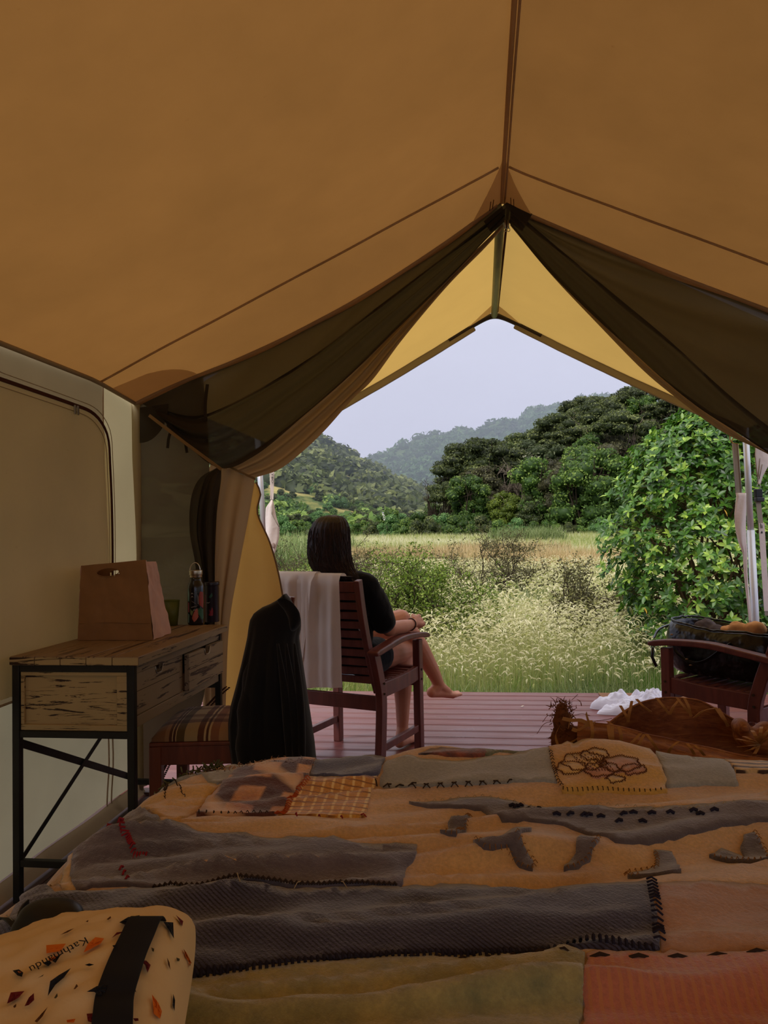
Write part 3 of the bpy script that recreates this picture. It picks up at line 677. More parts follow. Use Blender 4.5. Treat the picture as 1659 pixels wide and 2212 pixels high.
# named trees at the edge of the marsh
U = 'umbrella'
for a in (('kanuka_tree', U, 1010, 98, 985, 'flat topped dark tree at the left end of the hillside bush', kanuka, barkm, 1.0),
          ('kanuka_tree', U, 1085, 100, 962, 'tallest dark flat topped tree above the bare grey branches', kanuka, barkm, 1.05),
          ('kanuka_tree', U, 1160, 102, 958, 'flat topped tree with whitish flowering top', leafmat('flowering kanuka', (50, 62, 36), (96, 106, 66), (190, 186, 160)), barkm, 1.0),
          ('kanuka_tree', U, 1222, 84, 1012, 'lighter green spreading tree standing in front of the hillside bush', broad, barkm, .85),
          ('kanuka_tree', U, 1262, 110, 930, 'dark tree with a bright green neighbour high on the right slope', kanuka, barkm, 1.0),
          ('broadleaf_tree', 'round', 1245, 104, 938, 'bright pale green tree high on the right slope', paleg, barkd, .9),
          ('broadleaf_tree', 'round', 1290, 84, 1030, 'green tree left of the big leafy shrub at the marsh edge', broad, barkd, .9),
          ('bare_tree', 'bare', 1092, 94, 1008, 'bare grey branching tree under the flat topped dark trees', None, barkm, 1.2),
          ('bare_tree', 'bare', 1130, 93, 1000, 'second bare grey tree, right of the first among the dark crowns', None, barkm, 1.1),
          ('bare_tree', 'bare', 935, 90, 1040, 'dead dark tree standing alone above the valley bushes', None, barkd, .7),
          ('kanuka_tree', U, 962, 88, 1045, 'small leaning flat topped tree beside the dead dark tree', kanuka, barkd, .7),
          ('bare_tree', 'bare', 1270, 80, 1075, 'tangle of bare pale branches near the marsh edge on the right', None, barkm, .8),
          ('broadleaf_tree', 'round', 1030, 84, 1070, 'dense mid green tree at the marsh edge below the bare branches', broad, barkd, 1.0),
          ('broadleaf_tree', 'round', 1090, 82, 1062, 'yellow green tree at the marsh edge, middle of the bush', leafmat('yellow green foliage', (70, 84, 28), (112, 128, 44), (160, 172, 80)), barkm, .9),
          ('broadleaf_tree', 'round', 1150, 80, 1070, 'dark olive tree at the marsh edge beside the yellow green one', kanuka, barkd, 1.0),
          ('broadleaf_tree', 'round', 1205, 79, 1085, 'low green tree under the lighter spreading tree', broad, barkd, 1.0),
          ('broadleaf_tree', 'round', 1330, 80, 1060, 'green tree partly hidden behind the big leafy shrub', broad, barkd, 1.1)):
    treeline(*a[:7], bark=a[7], wide=a[8])
ORD = 'first second third fourth fifth sixth seventh eighth ninth tenth eleventh twelfth thirteenth fourteenth fifteenth sixteenth seventeenth eighteenth'.split()
bushes = [(655, 120, 1118), (700, 118, 1124), (640, 110, 1122), (745, 116, 1122), (790, 110, 1118), (812, 90, 1122), (850, 88, 1110), (880, 80, 1114), (905, 92, 1100), (925, 78, 1108), (955, 84, 1100), (985, 76, 1112), (1010, 74, 1118), (1045, 76, 1112), (1080, 73, 1122), (1115, 74, 1118), (1150, 73, 1125), (1185, 74, 1118), (1225, 73, 1122), (1262, 74, 1116), (1300, 73, 1110), (770, 100, 1126), (840, 104, 1098), (930, 100, 1086), (610, 86, 1112), (680, 96, 1128), (590, 100, 1100)]
bushes.sort(); bcount = {}
for i, (px, d, ty) in enumerate(bushes):
    f = (broad, paleg, broad, broad, kanuka)[i % 5]; nm = {broad: 'green', paleg: 'pale green', kanuka: 'dark'}[f]; q = bcount[nm] = bcount.get(nm, -1)+1
    treeline('bush', 'bush', px, d, ty, ORD[q]+' from the left of the '+nm+' bushes along the far marsh edge', f, wide=.8, group=nm+' bushes along the marsh edge')
# scattered shrubs on the grassy left slope
random.seed(5)
for k in range(70):
    u = random.uniform(560, 930); t = random.uniform(.0, .36); zn = ('high' if t > .18 else 'low')+' on the grassy left slope, '+('left of' if u < 665 else 'directly above' if u < 770 else 'right of')+' the woman'; p = on_hill(LEF, (u+400)/1440*130, t); f = random.choice((broad, kanuka, kanuka, paleg))
    tree('shrub', 'bush', p, random.uniform(1.6, 3.6), {broad: 'green', kanuka: 'dark', paleg: 'pale green'}[f]+' shrub '+zn, 'shrubs '+zn, f, cat='shrub')
# small pale hut
p = at(833, 1112, Y=150); hut = empty('hut', (p.x, p.y, p.z-1.3), 'tiny pale flat roofed hut among the trees below the left hill', 'hut')
hutm = plain('pale hut wall', (206, 202, 184), .8)
G().box(p.x-.65, p.x+.65, p.y, p.y+1.2, p.z-1.3, p.z+.45).build('wall', hutm, hut); G().box(p.x-.75, p.x+.75, p.y-.1, p.y+1.3, p.z+.45, p.z+.53).build('roof', plain('grey hut roof', (160, 160, 158), .6), hut)
G().box(p.x-.12, p.x+.2, p.y-.02, p.y, p.z-1.2, p.z+.2).build('door', plain('dark hut door', (90, 92, 88), .6), hut)
# ---- haze filling the valley
hz = Mat('valley haze'); vs_ = hz.node('ShaderNodeVolumeScatter'); vs_.inputs['Color'].default_value = (.74, .86, 1, 1); vs_.inputs['Density'].default_value = .0009; vs_.inputs['Anisotropy'].default_value = 0
hz.l.new(vs_.outputs[0], hz.out.inputs['Volume'])
G().box(-900, 900, 152, 1100, -30, 420).build('haze', hz.m, kind='stuff', label='thin bluish haze filling the valley in front of the far hills', cat='haze')
# ================================================================ grasses
grassm = leafmat('grass blades', (98, 138, 50), (186, 186, 112), (246, 238, 204), .6, .45, rnd=0)
def gz_v(x, y):
    t = np.clip((y-12)/60, 0, None); return GZ+.85*t*t
def zone_tint(x, y):
    """0 green .. 1 straw, by where the plants grow"""
    n1 = np.sin(x*.9+1.3*np.sin(y*.7))*np.cos(y*.55+x*.3); base = .58+.22*n1
    base = np.where(y < 7.4, np.minimum(base, .0+.42*np.clip((y-5.8)/1.6, 0, 1)+.1*n1), base)
    base = np.where((x > 1.2) & (y < 9), base-.3, base); return base
def blades(x, y, h, w, lean, tint, name=None):
    n = len(x); a = np.random.rand(n)*2*pi; d = np.stack([np.cos(a), np.sin(a), np.zeros(n)], 1); s_ = np.stack([-np.sin(a+.9*np.random.randn(n)), np.cos(a), np.zeros(n)], 1); s_ = unit(s_)
    b = np.stack([x, y, gz_v(x, y)-.02], 1); z = np.array([0, 0, 1.0]); h = h.reshape(-1, 1); w = np.asarray(w).reshape(-1, 1)*np.ones((n, 1)); L = (lean*np.random.rand(n)).reshape(-1, 1)
    p1 = b+z*h*.55+d*L*h*.25; p2 = b+z*h*(1-.3*L)+d*L*h*.85
    vs = np.stack([b-s_*w, b+s_*w, p1-s_*w*.8, p1+s_*w*.8, p2], 1).reshape(-1, 3); o = np.arange(n)[:, None]*5
    fs = np.concatenate([o+np.array([0, 1, 3]), o+np.array([0, 3, 2]), o+np.array([2, 3, 4])]); return vs, fs, np.repeat(np.stack([tint, tint, tint], 1), 5, 0).astype(np.float32)
def plumes(x, y, h, size, tint):
    """drooping seed heads on thin stems"""
    n = len(x); a = np.random.rand(n)*2*pi; d = np.stack([np.cos(a), np.sin(a), np.zeros(n)], 1); s_ = np.stack([-np.sin(a), np.cos(a), np.zeros(n)], 1); z = np.array([0, 0, 1.0]); h = h.reshape(-1, 1)
    b = np.stack([x, y, gz_v(x, y)], 1); top = b+z*h+d*h*.12; S = size*(.6+.8*np.random.rand(n, 1)); vs = [b-s_*.002, b+s_*.002, top]; w = S*.075
    q1 = top+d*S*.3+z*S*.16; q2 = top+d*S*.62+z*S*.08; q3 = top+d*S*.9-z*S*.22
    vs += [q1-s_*w, q1+s_*w, q2-s_*w*1.1, q2+s_*w*1.1, q3]; up_ = z*w*.8
    vs += [q1+up_, q2+up_, q1-up_*1.4, q2-up_*1.4]
    vs = np.stack(vs, 1).reshape(-1, 3); o = np.arange(n)[:, None]*12
    F = [[0, 1, 2], [2, 3, 4], [3, 5, 6], [3, 6, 4], [5, 7, 6], [2, 8, 10], [8, 9, 11], [8, 11, 10], [9, 7, 11]]
    t0 = tint; col = np.stack([t0*.8]*3+[t0]*9, 1)[:, :, None]*np.ones((1, 1, 3)); return vs, np.concatenate([o+np.array(f) for f in F]), col.reshape(-1, 3).astype(np.float32)
def scatter(n, y0, y1, m=1.6):
    """positions over the strip of marsh the tent looks out on"""
    y = y0+(y1-y0)*np.random.rand(n*2)**.85; lo = -y*.30-1.0-m; hi = y*.58+m; x = lo+(hi-lo)*np.random.rand(n*2); keep = np.random.rand(n*2) < (hi-lo)/(y1*.88+1+2*m); return x[keep][:n], y[keep][:n]
parts = []
x, y = scatter(52000, 5.68, 9.5); t = np.clip(zone_tint(x, y)+.16*np.random.randn(len(x)), 0, 1); h = (.22+.3*np.random.rand(len(x)))*np.clip(.35+(y-5.6)*.5, .35, 1.25); parts.append(blades(x, y, h, .0035, 1.3, t))
x, y = scatter(26000, 6.35, 9.5); t = np.clip(.85+.15*np.random.randn(len(x)), 0, 1); parts.append(plumes(x, y, (.34+.28*np.random.rand(len(x)))*np.clip(.3+(y-5.6)*.6, .3, 1.15), .065, t))
tag(link('meadow_grass', cat_mesh('near grass', parts), grassm), 'long grass with pale drooping seed heads just beyond the deck edge', 'grass', kind='stuff')
parts = []
x, y = scatter(90000, 9.3, 22); t = np.clip(zone_tint(x, y)+.16*np.random.randn(len(x)), 0, 1); parts.append(blades(x, y, .35+.4*np.random.rand(len(x)), .006, 1.2, t))
x, y = scatter(46000, 9.3, 22); t = np.clip(.85+.15*np.random.randn(len(x)), 0, 1); parts.append(plumes(x, y, .45+.35*np.random.rand(len(x)), .085, t))
x, y = scatter(90000, 21, 76, 3); t = np.clip(zone_tint(x*.3, y*.3)+.02+.2*np.random.randn(len(x)), 0, 1); parts.append(blades(x, y, .45+.4*np.random.rand(len(x)), .018, .9, t))
tag(link('marsh_grass', cat_mesh('far grass', parts), grassm), 'tall straw coloured grass filling the marsh as far as the trees', 'grass', kind='stuff')
# reddish rushes and green flax clumps
rushm = leafmat('reddish rush', (136, 128, 72), (190, 160, 112), (226, 204, 156), .6, .3, rnd=.1)
flaxm = leafmat('flax blades', (84, 104, 56), (130, 146, 84), (180, 186, 130), .5, .3, rnd=.15)
def clump(name, px, d, r, h, n, mat, lab, cat='grass', group=None, w=.008, base=None, lean=.8, flat=False):
    c = at(px, 1150, Y=d); a = np.random.rand(n)*2*pi; rr = r*np.sqrt(np.random.rand(n)); x = c.x+rr*np.cos(a); y = c.y+rr*np.sin(a)
    v, f, k = blades(x, y, h*(.6+.5*np.random.rand(n)), w, lean, np.random.rand(n)); o = link(name, cat_mesh(name, [(v, f, k)]), mat)
    z = gz(c.x, c.y); o.data.transform(Matrix.Translation((-c.x, -c.y, -z))); o.location = (c.x, c.y, z); return tag(o, lab, cat, group)
for px, d, r in ((760, 32, 2), (900, 30, 2.6), (1010, 34, 3), (1100, 38, 3), (1150, 26, 2.4), (1225, 22, 1.8), (1280, 24, 1.8)):
    clump('rush_clump', px, d, r, 1.05, 2600, rushm, ORD[(760, 900, 1010, 1100, 1150, 1225, 1280).index(px)]+' from the left of the reddish rush clumps across the marsh', 'rushes', 'reddish rush clumps in the marsh', .012)
for px, d, r, h, l in ((620, 17, .8, 1.5, 'flax'), (605, 24, 1.2, 1.7, ''), (645, 30, 1.4, 1.7, ''), (690, 40, 2, 1.7, ''), (785, 16, .7, .9, ''), (1115, 60, 2.2, 1.6, ''), (1075, 13, .8, .75, ''), (1180, 58, 1.5, 1.6, '')):
    clump('flax_clump', px, d, r, h, 900, flaxm, ORD[(605, 620, 645, 690, 785, 1075, 1115, 1180).index(px)]+' from the left of the long bladed green flax clumps in the marsh', 'flax', 'green flax clumps in the marsh', .018, lean=.9)
for px, d, r in ((1330, 6.2, .25), (1360, 6.05, .3), (1250, 6.3, .25), (1180, 6.2, .2), (640, 6.2, .3), (960, 6.15, .25), (1060, 6.0, .2), (1290, 6.9, .3)):
    clump('grass_tuft', px, d, r, .36, 420, flaxm, ORD[(640, 960, 1060, 1180, 1250, 1290, 1330, 1360).index(px)]+' from the left of the short green grass tufts along the deck edge', 'grass', 'green grass tufts along the deck edge', .005, lean=1.2)
# ---- twiggy bushes in the marsh
twigm = plain('grey brown twigs', (84, 72, 58), .9, .1, bump=0)
tleaf = leafmat('tiny twig leaves', (70, 92, 30), (112, 136, 44), (160, 176, 84), .5, .4, rnd=0)
def twig_bush(px, d, w, h, ntw, nleaf, lab, lm, seed, tm=twigm):
    random.seed(seed); np.random.seed(seed); c = at(px, 1150, Y=d); z0 = gz(c.x, c.y); w *= 1; e_ = empty('twiggy_bush', (c.x, c.y, z0), lab, 'bush'); g = G(); tips = []
    def grow(p, dr, L, r, lv):
        pts = [p]; q = p.copy(); dd = dr.copy()
        for k in range(4):
            dd = (dd+V((random.gauss(0, .22), random.gauss(0, .22), random.gauss(0, .14)))).normalized(); q = q+dd*L/4; pts.append(q.copy())
        g.tube(pts, [r*(1-.15*i) for i in range(5)], 4 if lv < 2 else 3, False)
        if lv >= 1: tips.extend(pts[1:])
        if lv < 3:
            for k in range((5, 4, 4)[lv]):
                b = pts[random.choice((1, 2, 3, 4, 4))]; nd = (dd*.6+V((random.gauss(0, .7), random.gauss(0, .7), random.gauss(.12, .4)))).normalized(); grow(b, nd, L*random.uniform(.5, .75), r*.55, lv+1)
    for k in range(ntw):
        a = random.random()*2*pi; grow(V((c.x+random.gauss(0, .06), c.y+random.gauss(0, .06), z0)), V((cos(a)*w*.8, sin(a)*w*.8, h*random.uniform(.5, 1))).normalized(), h*.52, .018, 0)
    g.build('branches', tm, e_, True)
    P = np.array([tuple(q) for q in tips]); idx = np.random.randint(len(P), size=nleaf); pc = P[idx]+np.random.randn(nleaf, 3)*.03
    v, f = cards(pc, .018, .009); o = link('foliage', cat_mesh('foliage', [(v, f, np.repeat(rcol(nleaf), 4, 0))]), lm, e_); tag(o, kind='stuff'); return e_
brl = leafmat('olive brown leaves', (58, 56, 34), (92, 90, 52), (128, 122, 74), .6, .3, rnd=0)
twig_bush(897, 8.6, .5, 1.45, 10, 15000, 'twiggy yellow green bush behind the seated woman, middle of the marsh', tleaf, 31, barkd)
twig_bush(1045, 13.0, 1.3, 1.7, 10, 9000, 'dark tangled bush right of the yellow green twiggy bush', brl, 32, barkd)
twig_bush(1265, 9.4, .8, 1.25, 9, 8000, 'dark olive bush left of the big leafy shrub', brl, 33, barkd)
twig_bush(800, 13, 1.0, 1.6, 7, 5000, 'small dark bush just right of the woman\'s hair', brl, 34, barkd)
twig_bush(650, 9.5, .9, 1.35, 8, 7000, 'green bush behind the towel, left of the woman', tleaf, 35)
twig_bush(618, 12, .9, 1.5, 7, 4000, 'brown twiggy bush at the left edge of the opening', brl, 36)
# ================================================================ big leafy shrub
random.seed(9); np.random.seed(9)
SB = at(1562, 1480, Y=7.7); SB.z = GZ
sh = empty('leafy_shrub', SB, 'big glossy green leafy shrub taller than the chairs on the right', 'shrub')
shl = leafmat('glossy shrub leaf', (28, 58, 18), (82, 126, 38), (180, 206, 84), .32, .35, rnd=.3, spec=.5)
def shrub_r(az, z):
    """outline radius of the shrub by height"""
    hh = z/2.72; b = np.interp(hh, [0, .15, .35, .55, .72, .86, 1.0], [.52, .80, 1.0, 1.02, .86, .62, .15]); return b*(1+.09*sin(az*3+z*2)+.09*sin(az*5-z*3+1)+.05*sin(az*9+z*8))
tipsP, tipsN = [], []
for k in range(3600):
    az = random.random()*2*pi; z = 2.72*random.random()**.8; lump = 1+.10*fbm(cos(az)*2.2, sin(az)*2.2, z*2.0); r = shrub_r(az, z)*lump*random.uniform(.80, 1.03)
    if k % 7 == 0: r *= random.uniform(.4, .8)
    p = V((SB.x+r*cos(az)*1.05, SB.y+r*sin(az)*.8, SB.z+z)); n_ = V((cos(az), sin(az)*1.2, .45+.8*(z/2.72)**2)).normalized(); tipsP.append(p); tipsN.append(n_)
def leaf_shape():
    """pointed leaf 1 long along +X, folded on its midrib"""
    v = np.array([(0, 0, 0), (.3, .19, .03), (.62, .20, .02), (1, 0, -.10), (.62, -.20, .02), (.3, -.19, .03), (.35, 0, -.03), (.68, 0, -.05)]); f = np.array([(0, 6, 1), (1, 6, 7), (1, 7, 2), (2, 7, 3), (0, 5, 6), (5, 7, 6), (5, 4, 7), (4, 3, 7)]); return v, f
LV, LF = leaf_shape(); mats_ = []
for p, n_ in zip(tipsP, tipsN):
    q = n_.to_track_quat('Z', 'Y').to_matrix(); a0 = random.random()*6.3; nl = random.randint(6, 8); tt = random.random()
    for k in range(nl):
        a = a0+k*2*pi/nl+random.gauss(0, .15); el = random.uniform(-.15, .75); L = random.uniform(.045, .088)
        R = q @ Matrix.Rotation(a, 3, 'Z') @ Matrix.Rotation(-el, 3, 'Y') @ Matrix.Rotation(random.gauss(0, .3), 3, 'X')
        mats_.append((p, R, L, np.clip(.55*tt+.5*random.random()+(.12 if k > nl-3 else -.1), 0, 1)))
# the 300 leaves nearest the tent are leaves of their own
order = sorted(range(len(mats_)), key=lambda i: (mats_[i][0]-EYE).length+random.random()*.25); near = set(order[:300]); parts = []
lm0 = [np_mesh('leaf', LV, LF, True, np.full((8, 3), t_, np.float32)) for t_ in (.25, .5, .75, .95)]
for q in lm0: q.materials.append(shl)
for i, (p, R, L, t_) in enumerate(mats_):
    if i in near:
        o = bpy.data.objects.new('leaf', lm0[min(3, int(t_*4))]); COL.objects.link(o); o.parent = sh; o.matrix_basis = Matrix.Translation(p-SB) @ (R.to_4x4()) @ Matrix.Diagonal((L, L, L, 1))
    else:
        v = (LV*L) @ np.array(R).T+np.array(p); parts.append((v, LF, np.full((8, 3), t_, np.float32)))
o = link('foliage', cat_mesh('foliage', parts, True), shl, sh); tag(o, kind='stuff')
g = G()
for k in range(60):
    a = random.random()*6.3; b0 = V((SB.x+random.gauss(0, .25), SB.y+random.gauss(0, .2), SB.z)); t_ = random.choice(tipsP); mid_ = b0.lerp(t_, .5)+V((random.gauss(0, .12), random.gauss(0, .12), .15)); g.tube(smooth_line([b0, mid_, t_], 7), [.02, .017, .014, .011, .009, .006, .004], 5, False)
for k in range(500):
    t_ = random.choice(tipsP); c0 = V((SB.x, SB.y, t_.z-.25)); g.tube([t_, t_.lerp(c0, .2)+V((random.gauss(0, .03),)*3), t_.lerp(c0, .5)], [.003, .004, .006], 3, False)
g.build('branches', plain('shrub stem', (92, 72, 48), .8, .2), sh, True)
for px, py in ((1391, 1312), (1564, 1100)):
    p = at(px, py, Y=6.95); o = bpy.data.objects.new('leaf', lm0[3].copy()); o.data.materials.clear(); o.data.materials.append(plain('yellowed leaf', (206, 160, 60), .5)); COL.objects.link(o); o.parent = sh
    o.matrix_basis = Matrix.Translation(p-SB) @ Matrix.Rotation(1.1, 4, 'Y') @ Matrix.Rotation(.6, 4, 'X') @ Matrix.Scale(.07, 4); tag(o, 'yellow leaf')
random.seed(3); np.random.seed(3)
# ================================================================ bed and patchwork blanket
BZ, BXL, BXR, BY0, BYF = .60, -.73, 1.55, -.35, 1.80
bed = empty('bed', (.4, .8, 0), 'wide bed under a patchwork wool blanket, filling the foreground', 'bed')
G().box(BXL+.06, BXR-.06, BY0, BYF-.02, .30, .54).build('mattress', plain('cream mattress', (190, 180, 160), .9), bed, bevel=.03, seg=3)
g = G().box(BXL+.05, BXR-.05, BY0, BYF-.0, .16, .30); g.build('base', floor_m, bed, bevel=.005)
for x in (BXL+.1, BXR-.1):
    for y in (BY0+.08, BYF-.1): G().box(x-.03, x+.03, y-.03, y+.03, 0, .16).build('leg', floor_m, bed)
far_px = [(330, 1694), (400, 1668), (500, 1661), (600, 1646), (650, 1646), (700, 1652), (830, 1643), (880, 1628), (960, 1615), (1050, 1617), (1130, 1630), (1200, 1626), (1280, 1613), (1340, 1618), (1400, 1634), (1470, 1640), (1560, 1644), (1659, 1650), (2400, 1650)]
_fx = [at(a, b, Y=BYF).x for a, b in far_px]; _fz = [at(a, b, Y=BYF).z for a, b in far_px]
def relief(s, t):
    """folds of the blanket"""
    ca, sa = cos(.28), sin(.28); p, q = s*ca+t*sa, -s*sa+t*ca
    wv = .55*fbm(p*.5, q*2.0, 8, 2); h = .020*fbm(p*1.6+wv, q*7.5, 1.5, 2)
    h += .022*max(0, fbm(p*1.1+3, (q+.12*sin(p*3))*9, 4, 1))**1.2
    h += .009*fbm(p*4, q*12, 7, 3)+.0012*fbm(s*30, t*30, 2, 2)
    rn = fbm(p*.9+wv+5, q*4.2, 9, 2); h += .025*max(0, 1-abs(rn)*3.0)**2*(.35+.9*abs(fbm(p*1.3, q*1.5, 20, 1)))
    rn2 = fbm(p*1.6-wv, q*10+7, 3, 1); h += .017*max(0, 1-abs(rn2)*3.0)**2*(.3+1.2*abs(fbm(p*2, q*2, 31, 1)))
    near = max(0, min(1, (1.16-t)/.2)); h += near*.034*max(0, sin((q*1.0+.10*p+.05*fbm(p*2, q*3))*48+1.2))**2*(.4+.9*max(0, fbm(p*1.8, q*3, 12)+.4))
    return h
def cloth(s, t, off=0.0):
    """blanket surface: s across, t along the bed; hangs over the left and far edges"""
    z = BZ+relief(s, t)+off
    k = max(0, min(1, (t-1.45)/.35)); z += k*k*(np.interp(s, _fx, _fz)-BZ)*1.0 - k*k*relief(s, t)*.5
    x, y = s, t
    def over(e, r=.13):
        if e <= 0: return 0, 0
        a = min(e/r, pi/2*.86); dx, dz = r*sin(a), r*(1-cos(a))
        if e/r > a: dx += (e-a*r)*cos(a)*.9; dz += (e-a*r)*sin(a)
        return dx, dz
    dx, dz = over(BXL+.10-s, .16); x = BXL+.10-dx if BXL+.10-s > 0 else x
    if BXL+.10-s > 0: x -= .012*fbm(t*5, s*3)*min(1, (BXL+.1-s)*5)+off
    dy, dz2 = over(t-BYF+.02, .06); y = (BYF-.02+dy) if t > BYF-.02 else y
    if t > BYF-.02: y += off
    return V((x, y, max(.02, z-dz-dz2)))
camel = canvas('camel wool', (.40, .245, .10), (.05, .03, .01), .08, .14, 700, 0, .5)
def wool(name, c1, c2=None, vs=8, bs=500, stripes=None, rough=.95):
    c2 = c2 or tuple(x*.8 for x in c1); br = lambda c: (min(246, c[0]*1.08+12), min(246, c[1]*1.14+13), min(246, c[2]*1.12+24)); c1, c2 = br(c1), br(c2)
    s = Mat(name); vec = s.coord('Object'); n = s.noise(vec, vs, 6, .65)
    c = s.ramp(n, [(.3, srgb(c2)), (.7, srgb(c1))]); f = s.noise(vec, 160, 3, .7); c = s.mix(.35, c, s.ramp(f, [(.3, (.45, .45, .45)), (.7, (1.25, 1.25, 1.25))]), 'MULTIPLY')
    if stripes:
        for (axis, freq, col, lo) in stripes:
            w = s.node('ShaderNodeTexWave', wave_type='BANDS', bands_direction=axis); w.inputs['Scale'].default_value = freq; w.inputs['Distortion'].default_value = 1.2; w.inputs['Detail'].default_value = 2; w.inputs['Detail Scale'].default_value = 2; s.l.new(vec, w.inputs[0])
            c = s.mix(s.ramp(w.outputs[1], [(lo, (0, 0, 0)), (min(1, lo+.2), (1, 1, 1))]), c, srgb(col))
    nb = s.bump(f, .7, .0025); nb = s.bump(s.noise(vec, bs, 2), .5, .001, nb); s.pbsdf(c, rough, .1, 0, nb, .75); return s.m
camel = wool('camel wool', (204, 156, 88), (170, 124, 66), 5)
ns, nt = 190, 200; S0, S1, T0, T1 = BXL-.42, BXR, BY0, BYF+.42
rows = [[cloth(S0+(S1-S0)*(i/ns)**1.0, T0+(T1-T0)*j/nt) for j in range(nt+1)] for i in range(ns+1)]
G().loft(rows).build('blanket', camel, bed, True)
_side = []
def to_st(px, py):
    p = at(px, py, Z=BZ+.004); z_ = BZ+.004
    for _ in range(12):
        if p.x < BXL+.12 or p.y > BYF-.35 or p.y < BY0: break
        z_ = min(BZ+.016, max(BZ-.008, .6*z_+.4*(cloth(p.x, p.y).z+.004))); p = at(px, py, Z=z_)
    s, t = p.x, p.y
    # on the rounded shoulder the cloth runs down: find s whose surface shows at this pixel
    if s < BXL+.12:
        if not _side:
            for a in np.linspace(BXL-.40, BXL+.16, 70):
                for b in np.linspace(BY0, BYF+.02, 130):
                    q = cloth(a, b)-EYE; zc = q.dot(CF)
                    if zc > .3: _side.append((829.5+FPX*q.dot(CR)/zc, 1106-FPX*q.dot(CU)/zc, a, b))
        A = np.array(_side); k = int(((A[:, 0]-px)**2+(A[:, 1]-py)**2).argmin()); s, t = float(A[k, 2]), float(A[k, 3])
    elif t > BYF-.35:
        best = None
        for b in np.linspace(BYF-.5, BYF+.03, 90):
            for a in (s, ):
                pa = at(px, py, Y=b); q = cloth(pa.x, b)-EYE; zc = q.dot(CF); v = 1106-FPX*q.dot(CU)/zc; d = abs(v-py)
                if best is None or d < best[0]: best = (d, pa.x, b)
        s, t = best[1], best[2]
    return s, t
def patch(name, poly, mat, off=.0035, grid=.016, label=None, st=False, rag=.0015, seg=6):
    P = poly if st else [to_st(*q) for q in poly]; n = len(P); edge = []
    P = [p for i, p in enumerate(P) if math.hypot(p[0]-P[i-1][0], p[1]-P[i-1][1]) > .002]; n = len(P)
    for i in range(n):
        a, b = P[i], P[(i+1) % n]; L = math.hypot(b[0]-a[0], b[1]-a[1]); m_ = max(1, int(L/.012))
        for k in range(m_):
            t_ = k/m_; edge.append((a[0]+(b[0]-a[0])*t_+random.gauss(0, rag), a[1]+(b[1]-a[1])*t_+random.gauss(0, rag)))
    xs = [p[0] for p in edge]; ys = [p[1] for p in edge]; pts = list(edge)
    E_ = np.array(edge); F_ = np.roll(E_, 1, 0); gx, gy = np.meshgrid(np.arange(min(xs), max(xs), grid), np.arange(min(ys), max(ys), grid*.8)); gx, gy = gx.ravel()[:, None], gy.ravel()[:, None]
    dyy = np.where(abs(F_[:, 1]-E_[:, 1]) < 1e-12, 1e-12, F_[:, 1]-E_[:, 1]); cr_ = ((E_[:, 1] > gy) != (F_[:, 1] > gy)) & (gx < (F_[:, 0]-E_[:, 0])*(gy-E_[:, 1])/dyy+E_[:, 0])
    ok = (cr_.sum(1) % 2 == 1) & (((gx-E_[:, 0])**2+(gy-E_[:, 1])**2).min(1) > (grid*.45)**2)
    pts += [(float(a), float(b)) for a, b in zip(gx[ok, 0], gy[ok, 0])]
    vv, ee, ff, *_ = delaunay_2d_cdt([V(p) for p in pts], [(i, (i+1) % len(edge)) for i in range(len(edge))], [], 1, 1e-6)
    top = [cloth(v_.x, v_.y, off) for v_ in vv]; g = G(); g.add(top, [tuple(f) for f in ff])
    cnt = {}
    for f in ff:
        for i in range(len(f)): cnt[(f[i], f[(i+1) % len(f)])] = 1
    low = [cloth(v_.x, v_.y, -.001) for v_ in vv]; o_ = len(top); g.v += [tuple(x) for x in low]
    for (a, b) in cnt:
        if (b, a) not in cnt: g.f.append((a, o_+a, o_+b, b))
    o = g.build(name, mat, bed, True)
    if label: tag(o, label)
    return edge
stitches = {}
def stitch(poly, mat, step=.012, ln=.009, across=False, off=.006, r=.0011, zig=0.0, st=False):
    P = poly if st else [to_st(*q) for q in poly]; pts = resample([V((a, b, 0)) for a, b in P], max(2, int(sum(math.hypot(P[i+1][0]-P[i][0], P[i+1][1]-P[i][1]) for i in range(len(P)-1))/step))); g = stitches.setdefault(mat.name, (G(), mat))[0]
    for i in range(len(pts)-1):
        d = (pts[i+1]-pts[i]).normalized(); n_ = V((-d.y, d.x, 0)); c = pts[i]
        a, b = (c-n_*ln/2, c+n_*ln/2+d*zig*(1 if i % 2 else -1)) if across else (c, c+d*ln)
        g.tube([cloth(a.x, a.y, off-.003), cloth((a.x+b.x)/2, (a.y+b.y)/2, off+.001), cloth(b.x, b.y, off-.003)], r, 4, False)
yel = wool('mustard linen', (206, 154, 60), (180, 126, 42), 4); cream = wool('cream wool', (214, 172, 110), (196, 150, 88), 4)
grw = wool('pale grey wool', (150, 142, 122), (128, 120, 100), 6); char = wool('charcoal wool', (92, 76, 70), (64, 54, 50), 7)
band = wool('slate tweed', (70, 62, 68), (48, 42, 46), 8, 500, [('DIAGONAL', 70, (46, 38, 42), .55)]); tan = wool('brown felt', (170, 116, 66), (140, 92, 50), 4)
navy = wool('slate blue wool', (78, 76, 88), (56, 54, 66), 6); green = wool('olive floral cotton', (168, 144, 74), (112, 104, 56), 14); rust = wool('salmon cotton', (190, 106, 66), (170, 92, 54), 3, 500, [('X', 26, (204, 132, 80), .6)])
